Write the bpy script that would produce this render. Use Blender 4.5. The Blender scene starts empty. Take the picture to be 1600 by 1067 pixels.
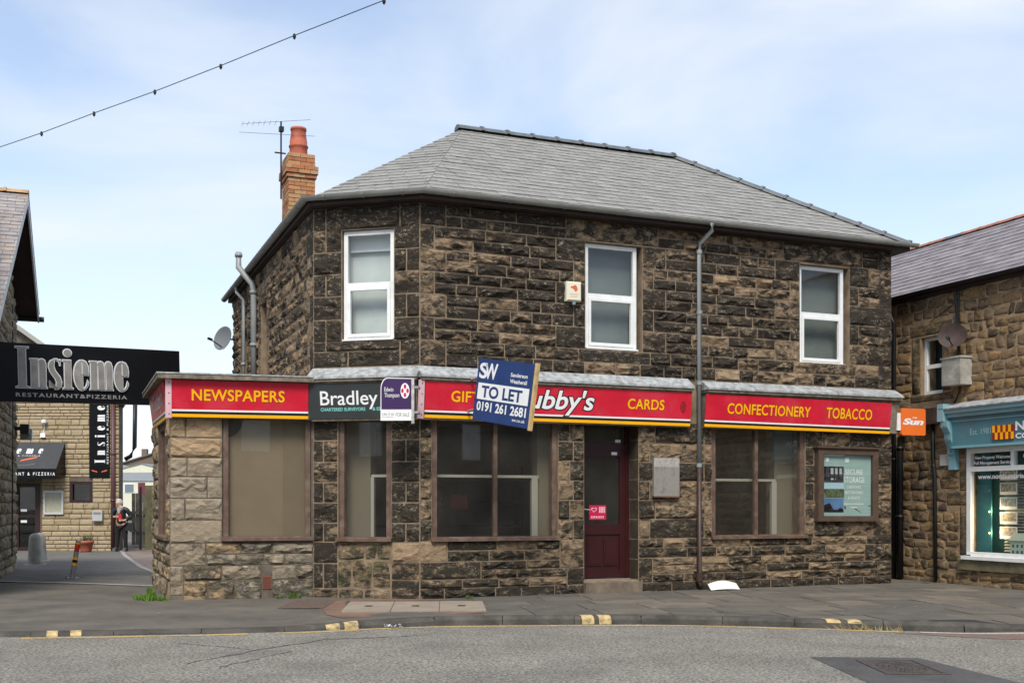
import bpy, math, random
from mathutils import Vector
R = math.radians
scene = bpy.context.scene
col = scene.collection

# ------------------------------------------------------------------ camera
EYE = 1.375
cd = bpy.data.cameras.new('camera'); cam = bpy.data.objects.new('camera', cd); col.objects.link(cam)
cam.location = (0, 0, EYE); cam.rotation_euler = (R(90), 0, 0)
cd.lens = 39.15; cd.sensor_width = 36; cd.shift_y = 0.1588; cd.clip_start = 0.1; cd.clip_end = 3000
scene.camera = cam

# ------------------------------------------------------------------ sky, sun, exposure
SUN_EL, SUN_AZ = R(50), R(184)          # azimuth clockwise from +Y
w = bpy.data.worlds.new('World'); scene.world = w; w.use_nodes = True
nt = w.node_tree; nt.nodes.clear()
def wn(t): return nt.nodes.new(t)
sky = wn('ShaderNodeTexSky'); sky.sky_type = 'NISHITA'; sky.sun_disc = False
sky.sun_elevation = SUN_EL; sky.sun_rotation = SUN_AZ; sky.air_density = 1.0; sky.dust_density = 0.6; sky.ozone_density = 1.2
tc = wn('ShaderNodeTexCoord'); sep = wn('ShaderNodeSeparateXYZ')
nt.links.new(tc.outputs['Generated'], sep.inputs[0])
mp = wn('ShaderNodeMapping'); mp.inputs['Scale'].default_value = (1.6, 1.6, 4.2); mp.inputs['Location'].default_value = (0.35, 0.2, 0.1)
nt.links.new(tc.outputs['Generated'], mp.inputs[0])
n1 = wn('ShaderNodeTexNoise'); n1.inputs['Scale'].default_value = 1.5; n1.inputs['Detail'].default_value = 7; n1.inputs['Roughness'].default_value = 0.5; n1.inputs['Distortion'].default_value = 0.35
nt.links.new(mp.outputs[0], n1.inputs['Vector'])
rmp = wn('ShaderNodeMapRange'); rmp.inputs['From Min'].default_value = 0.40; rmp.inputs['From Max'].default_value = 0.66
rmp.inputs['To Min'].default_value = 0.26; rmp.inputs['To Max'].default_value = 0.95
nt.links.new(n1.outputs['Fac'], rmp.inputs['Value'])
hz = wn('ShaderNodeMapRange'); hz.inputs['From Min'].default_value = 0.0; hz.inputs['From Max'].default_value = 0.42; hz.inputs['To Min'].default_value = 0.9; hz.inputs['To Max'].default_value = 0.0
nt.links.new(sep.outputs['Z'], hz.inputs['Value'])
mx = wn('ShaderNodeMath'); mx.operation = 'MAXIMUM'
nt.links.new(rmp.outputs[0], mx.inputs[0]); nt.links.new(hz.outputs[0], mx.inputs[1])
mixs = wn('ShaderNodeMix'); mixs.data_type = 'RGBA'
nt.links.new(mx.outputs[0], mixs.inputs['Factor']); nt.links.new(sky.outputs[0], mixs.inputs['A'])
mixs.inputs['B'].default_value = (4.15, 4.4, 4.75, 1)
bg = wn('ShaderNodeBackground'); bg.inputs['Strength'].default_value = 0.10
nt.links.new(mixs.outputs['Result'], bg.inputs['Color'])
wo = wn('ShaderNodeOutputWorld'); nt.links.new(bg.outputs[0], wo.inputs[0])
sd = bpy.data.lights.new('sun', 'SUN'); sd.energy = 1.8; sd.angle = R(20); sd.color = (1.0, 0.95, 0.87)
so = bpy.data.objects.new('sun', sd); col.objects.link(so)
sv = Vector((math.sin(SUN_AZ) * math.cos(SUN_EL), math.cos(SUN_AZ) * math.cos(SUN_EL), math.sin(SUN_EL)))
so.rotation_euler = sv.to_track_quat('Z', 'Y').to_euler(); so.location = sv * 60
vs = scene.view_settings; vs.view_transform = 'Standard'; vs.look = 'None'; vs.exposure = 1.15; vs.gamma = 1.0; vs.use_curve_mapping = False

# ------------------------------------------------------------------ materials
def lin(h):
    h = h.lstrip('#'); o = []
    for i in (0, 2, 4):
        c = int(h[i:i+2], 16) / 255.0
        o.append(c / 12.92 if c <= 0.04045 else ((c + 0.055) / 1.055) ** 2.4)
    return tuple(o)
def c4(c): return (c[0], c[1], c[2], 1.0)
MATS = {}
def mat(name, base, rough=0.7, metal=0.0, var=0.0, vscale=3.0, bump=0.0, bscale=40.0, spec=0.4, dirt=None, dirt_amt=0.0, dirt_scale=2.0, coat=0.0, emit=None, estr=0.0, grain=0.0, gscale=300.0):
    """Principled with world-space noise variation, optional blotchy dirt, fine grain and bump."""
    if name in MATS: return MATS[name]
    m = bpy.data.materials.new(name); m.use_nodes = True; t = m.node_tree; L = t.links.new
    p = t.nodes['Principled BSDF']; p.inputs['Roughness'].default_value = rough; p.inputs['Metallic'].default_value = metal
    p.inputs['Specular IOR Level'].default_value = spec; p.inputs['Base Color'].default_value = c4(base)
    if coat: p.inputs['Coat Weight'].default_value = coat
    if emit: p.inputs['Emission Color'].default_value = c4(emit); p.inputs['Emission Strength'].default_value = estr
    g = t.nodes.new('ShaderNodeNewGeometry'); cur = None
    def noise(sc, det=4, ro=0.6):
        n = t.nodes.new('ShaderNodeTexNoise'); n.inputs['Scale'].default_value = sc; n.inputs['Detail'].default_value = det; n.inputs['Roughness'].default_value = ro
        L(g.outputs['Position'], n.inputs['Vector']); return n.outputs['Fac']
    def mixc(fac, a, b, blend='MIX'):
        k = t.nodes.new('ShaderNodeMix'); k.data_type = 'RGBA'; k.blend_type = blend
        if isinstance(fac, float): k.inputs['Factor'].default_value = fac
        else: L(fac, k.inputs['Factor'])
        for nm, v in (('A', a), ('B', b)):
            if isinstance(v, tuple): k.inputs[nm].default_value = c4(v)
            else: L(v, k.inputs[nm])
        return k.outputs['Result']
    def rng(v, a, b, c, d):
        k = t.nodes.new('ShaderNodeMapRange'); L(v, k.inputs['Value'])
        for nm, x in (('From Min', a), ('From Max', b), ('To Min', c), ('To Max', d)): k.inputs[nm].default_value = x
        return k.outputs[0]
    cur = tuple(base)
    if var:
        lo = tuple(x * (1 - var) for x in base); hi = tuple(min(1, x * (1 + var)) for x in base)
        cur = mixc(rng(noise(vscale), 0.3, 0.7, 0, 1), lo, hi)
    if grain:
        lo = rng(noise(gscale, 2), 0.3, 0.7, 1 - grain, 1 + grain)
        cc = t.nodes.new('ShaderNodeCombineColor')
        for i in range(3): L(lo, cc.inputs[i])
        cur = mixc(1.0, cur, cc.outputs[0], 'MULTIPLY')
    if dirt:
        cur = mixc(rng(noise(dirt_scale, 6, 0.65), 0.48, 0.70, 0, dirt_amt), cur, tuple(dirt))
    if not isinstance(cur, tuple): L(cur, p.inputs['Base Color'])
    if bump:
        b = t.nodes.new('ShaderNodeBump'); b.inputs['Strength'].default_value = bump; b.inputs['Distance'].default_value = 0.02
        L(noise(bscale, 5), b.inputs['Height']); L(b.outputs[0], p.inputs['Normal'])
    MATS[name] = m; return m

def stone_mat(name, tan, tan2, soot, chip, moss=(0.06, 0.075, 0.03), bump=0.9, scale=1.0):
    """stone with weathering; colour attribute 'tone': r = how much soot, g = warm/cool, b = moss."""
    m = bpy.data.materials.new(name); m.use_nodes = True; t = m.node_tree; L = t.links.new
    p = t.nodes['Principled BSDF']; p.inputs['Roughness'].default_value = 0.9; p.inputs['Specular IOR Level'].default_value = 0.25
    g = t.nodes.new('ShaderNodeNewGeometry'); at = t.nodes.new('ShaderNodeAttribute'); at.attribute_name = 'tone'
    sp = t.nodes.new('ShaderNodeSeparateColor'); L(at.outputs['Color'], sp.inputs[0])
    mpv = t.nodes.new('ShaderNodeMapping'); mpv.inputs['Scale'].default_value = (1, 1, 1.7); L(g.outputs['Position'], mpv.inputs[0])
    def noise(sc, det=5, ro=0.6, dist=0.0):
        n = t.nodes.new('ShaderNodeTexNoise'); n.inputs['Scale'].default_value = sc * scale; n.inputs['Detail'].default_value = det; n.inputs['Roughness'].default_value = ro; n.inputs['Distortion'].default_value = dist
        L(mpv.outputs[0], n.inputs['Vector']); return n.outputs['Fac']
    def math_(op, a, b):
        k = t.nodes.new('ShaderNodeMath'); k.operation = op; k.use_clamp = False
        for i, v in enumerate((a, b)):
            if isinstance(v, float): k.inputs[i].default_value = v
            else: L(v, k.inputs[i])
        return k.outputs[0]
    def rng(v, a, b, c=0.0, d=1.0):
        k = t.nodes.new('ShaderNodeMapRange'); L(v, k.inputs['Value'])
        for nm, x in (('From Min', a), ('From Max', b), ('To Min', c), ('To Max', d)): k.inputs[nm].default_value = x
        return k.outputs[0]
    def mixc(fac, a, b):
        k = t.nodes.new('ShaderNodeMix'); k.data_type = 'RGBA'; L(fac, k.inputs['Factor'])
        for nm, v in (('A', a), ('B', b)):
            if isinstance(v, tuple): k.inputs[nm].default_value = c4(v)
            else: L(v, k.inputs[nm])
        return k.outputs['Result']
    base = mixc(sp.outputs['Green'], tan, tan2)
    base = mixc(rng(noise(9, 6, .7), .3, .72, 0.0, .55), base, tuple(x * .45 for x in tan))
    nz = noise(5.5, 7, .68, .4)
    s1 = math_('ADD', nz, math_('MULTIPLY', math_('SUBTRACT', sp.outputs['Red'], 0.5), 0.50))
    c1 = mixc(rng(s1, .43, .58, 0.0, .96), base, soot)
    ch = math_('MULTIPLY', rng(noise(15, 8, .82, .7), .53, .62), rng(noise(4.2, 4), .42, .60))
    c2 = mixc(math_('MULTIPLY', ch, .85), c1, chip)
    c3 = mixc(math_('MULTIPLY', rng(noise(7, 5), .45, .65), sp.outputs['Blue']), c2, moss)
    L(c3, p.inputs['Base Color'])
    b = t.nodes.new('ShaderNodeBump'); b.inputs['Strength'].default_value = bump; b.inputs['Distance'].default_value = 0.03
    L(math_('ADD', noise(14, 8, .7, .3), math_('MULTIPLY', noise(60, 3), .25)), b.inputs['Height']); L(b.outputs[0], p.inputs['Normal'])
    MATS[name] = m; return m

def glass_mat(name, tint=(1, 1, 1), haze=0.0, refl=.035):
    m = bpy.data.materials.new(name); m.use_nodes = True; t = m.node_tree; L = t.links.new
    t.nodes.remove(t.nodes['Principled BSDF']); o = t.nodes['Material Output']
    tr = t.nodes.new('ShaderNodeBsdfTransparent'); tr.inputs[0].default_value = c4(tint)
    gl = t.nodes.new('ShaderNodeBsdfGlossy'); gl.inputs['Roughness'].default_value = 0.015
    lw = t.nodes.new('ShaderNodeLayerWeight'); lw.inputs['Blend'].default_value = .5
    pw = t.nodes.new('ShaderNodeMath'); pw.operation = 'POWER'; L(lw.outputs['Facing'], pw.inputs[0]); pw.inputs[1].default_value = 4.0
    f = t.nodes.new('ShaderNodeMath'); f.operation = 'MULTIPLY_ADD'; L(pw.outputs[0], f.inputs[0]); f.inputs[1].default_value = .9; f.inputs[2].default_value = refl
    k = t.nodes.new('ShaderNodeMixShader'); L(f.outputs[0], k.inputs[0]); L(tr.outputs[0], k.inputs[1]); L(gl.outputs[0], k.inputs[2]); 
    if haze:
        df = t.nodes.new('ShaderNodeBsdfDiffuse'); df.inputs[0].default_value = (.48, .45, .40, 1)  # pale diffuse film painted in for milky reflections, lifting the black interior
        g = t.nodes.new('ShaderNodeNewGeometry'); n = t.nodes.new('ShaderNodeTexNoise'); n.inputs['Scale'].default_value = 2.2; n.inputs['Detail'].default_value = 5; L(g.outputs['Position'], n.inputs['Vector'])
        mr = t.nodes.new('ShaderNodeMapRange'); L(n.outputs['Fac'], mr.inputs['Value']); mr.inputs['From Min'].default_value = .25; mr.inputs['From Max'].default_value = .75; mr.inputs['To Min'].default_value = haze * .5; mr.inputs['To Max'].default_value = haze * 1.5
        k2 = t.nodes.new('ShaderNodeMixShader'); L(mr.outputs[0], k2.inputs[0]); L(k.outputs[0], k2.inputs[1]); L(df.outputs[0], k2.inputs[2]); k = k2
    L(k.outputs[0], o.inputs[0])
    MATS[name] = m; return m

SOOT = stone_mat('sooty_sandstone', (0.27, 0.185, 0.112), (0.35, 0.25, 0.152), (0.026, 0.0215, 0.017), (0.46, 0.385, 0.275), bump=1.0)
PALE = stone_mat('grey_buff_sandstone', (0.33, 0.275, 0.20), (0.42, 0.28, 0.15), (0.065, 0.056, 0.044), (0.46, 0.41, 0.33), bump=.8)
BLOND = stone_mat('honey_sandstone', (0.40, 0.30, 0.17), (0.46, 0.37, 0.235), (0.20, 0.15, 0.095), (0.5, 0.43, 0.31), bump=.45)
RUBB = stone_mat('brown_rubble_stone', (0.32, 0.20, 0.09), (0.21, 0.145, 0.092), (0.065, 0.048, 0.034), (0.34, 0.26, 0.16))
GREYR = stone_mat('grey_rubble_stone', (0.36, 0.30, 0.205), (0.42, 0.35, 0.23), (0.12, 0.10, 0.07), (0.4, 0.36, 0.28))
MORTAR = mat('mortar_buff', (0.23, 0.17, 0.112), .95, var=.35, vscale=5, bump=.5, bscale=60)
MORTAR_D = mat('mortar_brown', (0.13, 0.105, 0.08), .95, var=.35, vscale=5, bump=.5, bscale=60)
MORTAR_L = mat('mortar_lime', (0.30, 0.25, 0.18), .95, var=.3, vscale=5, bump=.5, bscale=60)
SLATE = [mat('slate_grey_%d' % i, c, .6, var=.12, vscale=9, bump=.25, bscale=30, dirt=(.31, .30, .25), dirt_amt=.2, dirt_scale=7) for i, c in enumerate(((.236, .228, .208), (.256, .247, .226), (.218, .211, .195)))]
SLATE_P = [mat('slate_purple_%d' % i, c, .6, var=.25, vscale=5, bump=.25, bscale=30, dirt=(.26, .24, .24), dirt_amt=.35, dirt_scale=4) for i, c in enumerate(((.20, .175, .185), (.225, .20, .205), (.175, .155, .165)))]
SLATE_Y = [mat('slate_lichen_%d' % i, c, .65, var=.25, vscale=5, bump=.3, bscale=30, dirt=(.36, .23, .09), dirt_amt=.45, dirt_scale=2.2) for i, c in enumerate(((.27, .245, .245), (.31, .285, .28)))]
RIDGE = mat('ridge_tile_bluegrey', (.115, .13, .138), .6, var=.25, vscale=6, bump=.2)
RIDGE_R = mat('ridge_tile_red', (.36, .15, .10), .75, var=.25, vscale=4, bump=.2)
GUTTER = mat('grey_pvc', (.25, .25, .23), .45, var=.12, vscale=4, dirt=(.1, .11, .07), dirt_amt=.35, dirt_scale=3)
PIPE_G = mat('grey_pipe', (.27, .28, .275), .45, var=.12, vscale=3)
PIPE_B = mat('brown_iron_pipe', (.05, .028, .022), .5, var=.3, vscale=9)
BLACK = mat('black_iron', (.012, .012, .013), .45, var=.3)
SOFFIT = mat('soffit_dark_timber', (.035, .02, .016), .7, var=.3)
WHITE = mat('white_upvc', (.76, .77, .75), .35, var=.04, dirt=(.5, .49, .44), dirt_amt=.35, dirt_scale=7)
BROWN = mat('brown_window_timber', (.115, .07, .05), .55, var=.3, vscale=8, bump=.25, bscale=70, dirt=(.26, .20, .15), dirt_amt=.5, dirt_scale=6)
MAROON = mat('maroon_door', (.036, .008, .009), .35, var=.15)
LEAD = mat('weathered_lead', (.35, .365, .365), .6, var=.35, vscale=12, bump=.35, bscale=18, dirt=(.13, .12, .10), dirt_amt=.8, dirt_scale=9)
TIMBER = mat('weathered_grey_timber', (.20, .165, .12), .85, var=.4, vscale=10, bump=.4, dirt=(.07, .06, .045), dirt_amt=.7, dirt_scale=8)
RED = mat('red_sign_acrylic', (.60, .013, .035), .3, var=.12, vscale=2.5, dirt=(.60, .07, .10), dirt_amt=.45, dirt_scale=2.2)
YEL = mat('amber_vinyl', (.95, .45, .006), .35, var=.05)
BLK = mat('black_vinyl', (.012, .010, .010), .35)
WHT = mat('white_vinyl', (.80, .80, .79), .35, var=.04)
PINK = mat('faded_pink_trim', (.66, .43, .46), .5, var=.12)
CHAR = mat('charcoal_sign', (.035, .040, .040), .45, var=.10)
AQUA = mat('aqua_vinyl', (.22, .62, .56), .4)
NAVY = mat('navy_board', (.018, .045, .15), .4, var=.12, vscale=4)
PURP = mat('purple_board', (.045, .018, .085), .4, var=.08)
MAGE = mat('crimson_vinyl', (.52, .012, .07), .4)
PINE = mat('pine_batten', (.55, .38, .17), .75, var=.25, vscale=12)
PLATE = mat('worn_metal_plate', (.33, .31, .27), .5, metal=.35, var=.35, vscale=9, dirt=(.16, .13, .10), dirt_amt=.6, dirt_scale=9)
GLASS = glass_mat('window_glass', (.96, .97, .96))
GLASS_D = glass_mat('haze_glass', (.93, .93, .90), haze=.022, refl=.06)  # reflective haze of the ground-floor panes is mixed into the colour
BEIGE = mat('beige_backing_board', (.27, .21, .145), .8, var=.06)
BLIND = mat('pale_blind', (.70, .73, .73), .9, var=.05)
BLIND2 = mat('grey_net_curtain', (.16, .185, .18), .9, var=.12, vscale=1.5)
INT = mat('dim_interior_plaster', (.36, .32, .27), .9, var=.25, vscale=1.5)
INT_D = mat('dark_interior', (.085, .078, .07), .9, var=.3)
CREAMP = mat('cream_interior_paint', (.22, .195, .155), .8)
ASPH = mat('road_asphalt', (.235, .221, .188), .9, var=.14, vscale=.9, bump=1.0, bscale=75, grain=.75, gscale=38, dirt=(.085, .085, .08), dirt_amt=.4, dirt_scale=.8)
FOOT = mat('footway_asphalt', (.128, .114, .092), .92, var=.22, vscale=1.2, bump=.6, bscale=110, grain=.25, gscale=90, dirt=(.055, .052, .048), dirt_amt=.6, dirt_scale=1.4)
FLAG = [mat('flagstone_%d' % i, c, .85, var=.18, vscale=2.5, bump=.3, bscale=60, grain=.15, gscale=120, dirt=(.06, .056, .05), dirt_amt=.5, dirt_scale=2) for i, c in enumerate(((.122, .109, .089), (.104, .095, .080), (.136, .120, .096), (.160, .137, .105)))]
BFLAG = mat('buff_flagstone', (.27, .225, .175), .85, var=.15, vscale=3, bump=.25, grain=.12, gscale=120)
REDPATCH = mat('red_brown_patch', (.17, .105, .075), .9, var=.25, vscale=3, bump=.3)
KERB = mat('kerb_stone', (.075, .068, .058), .85, var=.4, vscale=4, bump=.6, bscale=40, dirt=(.03, .028, .025), dirt_amt=.8, dirt_scale=2.5)
YPAINT = mat('worn_yellow_paint', (.55, .37, .12), .8, var=.2, vscale=7, dirt=(.2, .16, .1), dirt_amt=.8, dirt_scale=9)
YPAINT2 = mat('kerb_yellow_paint', (.50, .37, .17), .85, var=.3, vscale=9, dirt=(.09, .08, .07), dirt_amt=1.0, dirt_scale=11)
PAVER = mat('block_paving', (.125, .115, .10), .9, var=.2, vscale=2, bump=.4, bscale=40, grain=.25, gscale=25)
PAVER_R = mat('pinkish_path_paving', (.19, .145, .12), .9, var=.2, vscale=2, bump=.3, grain=.2, gscale=25)
EDGE = mat('pale_edging', (.30, .28, .25), .9, var=.2)
BRICK = [mat('chimney_brick_%d' % i, c, .85, var=.3, vscale=7, bump=.4, dirt=(.12, .08, .05), dirt_amt=.6, dirt_scale=7) for i, c in enumerate(((.42, .17, .075), (.48, .24, .10), (.36, .13, .065), (.44, .27, .13)))]
TERRA = mat('terracotta', (.40, .105, .06), .7, var=.2, vscale=9)
GRASS = mat('grass_green', (.10, .20, .02), .8, var=.3, vscale=20)
TEAL = mat('teal_shop_paint', (.075, .20, .235), .45, var=.08)
TEAL_L = mat('pale_teal_paint', (.19, .36, .40), .45, var=.06)
TEAL_D = mat('deep_teal_panel', (.02, .12, .15), .6)
ORANGE = mat('orange_sign', (.78, .16, .025), .4, var=.05)
CREAMBOX = mat('cream_alarm_plastic', (.72, .68, .52), .45)
LOGO = mat('orange_red_print', (.62, .12, .04), .6)
GREYTXT = mat('grey_print', (.20, .20, .20), .6)
SIGNBLK = mat('gloss_black_sign', (.006, .006, .007), .35, var=.2, spec=.15)
STEELW = mat('pale_letter_edge', (.66, .68, .68), .4)
STEELG = mat('brushed_letter_face', (.27, .25, .225), .5, metal=.2, var=.25, vscale=5)
DISHG = mat('grey_dish_mesh', (.17, .18, .19), .6)
DISHR = mat('rusty_dish', (.055, .035, .030), .7, var=.3, vscale=8)
CONC = mat('pale_concrete', (.36, .345, .30), .9, var=.3, vscale=6, bump=.4, dirt=(.2, .19, .15), dirt_amt=.6, dirt_scale=4)
GALV = mat('galvanised_steel', (.42, .43, .44), .4, metal=.6, var=.2)

# ------------------------------------------------------------------ mesh helpers
class MB:
    def __init__(s): s.v = []; s.f = []; s.mi = []; s.tone = []; s.cur = 0; s.t = (.5, .5, 0.)
    def add(s, vs, fs):
        o = len(s.v); s.v += [tuple(v) for v in vs]; s.f += [tuple(i + o for i in f) for f in fs]; s.mi += [s.cur] * len(fs); s.tone += [s.t] * len(vs)
    def hexa(s, p):   # p: 8 points, bottom loop then top loop (counter-clockwise from outside-top)
        s.add(p, [(3, 2, 1, 0), (4, 5, 6, 7), (0, 1, 5, 4), (1, 2, 6, 5), (2, 3, 7, 6), (3, 0, 4, 7)])
    def box(s, x0, x1, y0, y1, z0, z1):
        s.hexa([(x0, y0, z0), (x1, y0, z0), (x1, y1, z0), (x0, y1, z0), (x0, y0, z1), (x1, y0, z1), (x1, y1, z1), (x0, y1, z1)])
    def fbox(s, F, s0, s1, o0, o1, z0, z1):
        s.hexa([F.p(s0, o1, z0), F.p(s1, o1, z0), F.p(s1, o0, z0), F.p(s0, o0, z0), F.p(s0, o1, z1), F.p(s1, o1, z1), F.p(s1, o0, z1), F.p(s0, o0, z1)])
    def tube(s, pts, r, n=8, r2=None, caps=True):
        pts = [Vector(p) for p in pts]; m = len(pts); rings = []
        for i, p in enumerate(pts):
            d = (pts[min(i + 1, m - 1)] - pts[max(i - 1, 0)]).normalized()
            a = Vector((0, 0, 1)) if abs(d.z) < .9 else Vector((1, 0, 0))
            e1 = d.cross(a).normalized(); e2 = d.cross(e1)
            rr = r if r2 is None else r + (r2 - r) * i / (m - 1)
            rings.append([p + (e1 * math.cos(2 * math.pi * k / n) + e2 * math.sin(2 * math.pi * k / n)) * rr for k in range(n)])
        o = [v for g in rings for v in g]; fs = []
        for i in range(m - 1):
            for k in range(n): fs.append((i * n + k, i * n + (k + 1) % n, (i + 1) * n + (k + 1) % n, (i + 1) * n + k))
        if caps: fs.append(tuple(range(n))[::-1]); fs.append(tuple((m - 1) * n + k for k in range(n)))
        s.add(o, fs)
    def lathe(s, prof, c, n=16, ax=None):
        c = Vector(c); vs = []; fs = []; m = len(prof)
        for (r, z) in prof:
            for k in range(n):
                a = 2 * math.pi * k / n; vs.append(c + Vector((r * math.cos(a), r * math.sin(a), z)))
        for i in range(m - 1):
            for k in range(n): fs.append((i * n + k, i * n + (k + 1) % n, (i + 1) * n + (k + 1) % n, (i + 1) * n + k))
        fs.append(tuple(range(n))[::-1]); fs.append(tuple((m - 1) * n + k for k in range(n)))
        s.add(vs, fs)
    def build(s, name, mats, parent=None, smooth=False, tone=False, **props):
        if not isinstance(mats, (list, tuple)): mats = [mats]
        c = Vector((0, 0, 0))
        for v in s.v: c += Vector(v)
        c /= max(1, len(s.v))
        me = bpy.data.meshes.new(name); me.from_pydata([tuple(Vector(v) - c) for v in s.v], [], s.f)
        for m in mats: me.materials.append(m)
        if any(s.mi): me.polygons.foreach_set('material_index', s.mi)
        if tone:
            a = me.color_attributes.new('tone', 'FLOAT_COLOR', 'POINT')
            flat = [x for tt in s.tone for x in (tt[0], tt[1], tt[2], 1.0)]; a.data.foreach_set('color', flat)
        if smooth: me.polygons.foreach_set('use_smooth', [True] * len(me.polygons))
        me.update()
        o = bpy.data.objects.new(name, me); col.objects.link(o)
        o.location = c
        if parent is not None:
            o.parent = parent; o.location = c - WORLD[parent.name]
        WORLD[o.name] = c
        for k, v in props.items(): o[k] = v
        return o
WORLD = {}
def thing(name, label, cat, loc, group=None, kind=None):
    o = bpy.data.objects.new(name, None); col.objects.link(o); o.location = loc; o.empty_display_size = .2
    WORLD[o.name] = Vector(loc); o['label'] = label; o['category'] = cat
    if group: o['group'] = group
    if kind: o['kind'] = kind
    return o
def part_empty(name, parent, loc):
    o = bpy.data.objects.new(name, None); col.objects.link(o); o.parent = parent; o.location = Vector(loc) - WORLD[parent.name]; WORLD[o.name] = Vector(loc); return o

class Frame:   # vertical wall plane: s along, o outward, z up
    def __init__(f, P, d):
        f.P = Vector((P[0], P[1])); f.d = Vector((d[0], d[1])).normalized(); f.n = Vector((f.d.y, -f.d.x))
    def p(f, s, o, z):
        q = f.P + f.d * s + f.n * o; return Vector((q.x, q.y, z))
class Surf:    # free plane for signs: x right, y up, d out
    def __init__(g, O, ex, ey): g.O = Vector(O); g.ex = Vector(ex).normalized(); e = Vector(ey); g.ey = (e - g.ex * e.dot(g.ex)).normalized(); g.ez = g.ex.cross(g.ey)
    def p(g, x, y, d=0.): return g.O + g.ex * x + g.ey * y + g.ez * d
    def box(g, mb, x0, x1, y0, y1, d0, d1):
        mb.hexa([g.p(x0, y0, d1), g.p(x1, y0, d1), g.p(x1, y0, d0), g.p(x0, y0, d0), g.p(x0, y1, d1), g.p(x1, y1, d1), g.p(x1, y1, d0), g.p(x0, y1, d0)])
    def poly(g, mb, pts, d0, d1):
        n = len(pts); a = [g.p(x, y, d1) for x, y in pts]; b = [g.p(x, y, d0) for x, y in pts]
        mb.add(a + b, [tuple(range(n))] + [(i + n, (i + 1) % n + n, (i + 1) % n, i) for i in range(n)])
_tc = {}
def glyphs(body, offset, shear, space):
    k = (body, offset, shear, space)
    if k in _tc: return _tc[k]
    cu = bpy.data.curves.new('lettering', 'FONT'); cu.body = body; cu.size = 1; cu.offset = offset; cu.shear = shear; cu.space_character = space; cu.resolution_u = 4; cu.dimensions = '2D'; cu.fill_mode = 'FRONT'
    ob = bpy.data.objects.new('lettering', cu); col.objects.link(ob)
    dg = bpy.context.evaluated_depsgraph_get(); me = bpy.data.meshes.new_from_object(ob.evaluated_get(dg))
    vs = [(v.co.x, v.co.y) for v in me.vertices]; fs = [tuple(p.vertices) for p in me.polygons]
    bpy.data.objects.remove(ob); bpy.data.curves.remove(cu); bpy.data.meshes.remove(me)
    _tc[k] = (vs, fs); return _tc[k]
def text(mb, S, body, x0, x1, y0, y1, d, offset=0., shear=0., space=1., ref=None, grow=0.):
    """letters of `body` fitted into x0..x1; y0..y1 is baseline..cap height (ref string gives cap box)."""
    vs, fs = glyphs(body, offset, shear, space)
    rv, _ = glyphs(ref or body, 0.0, shear, space)
    bx0 = min(v[0] for v in glyphs(body, 0., shear, space)[0]); bx1 = max(v[0] for v in glyphs(body, 0., shear, space)[0])
    by0 = min(v[1] for v in rv); by1 = max(v[1] for v in rv)
    if ref is None and any(c in body for c in 'gjpqy,;&'): by0 = 0.0
    sx = (x1 - x0) / (bx1 - bx0); sy = (y1 - y0) / (by1 - by0)
    mb.add([S.p(x0 + (v[0] - bx0) * sx, y0 + (v[1] - by0) * sy, d) for v in vs], fs)

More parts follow.
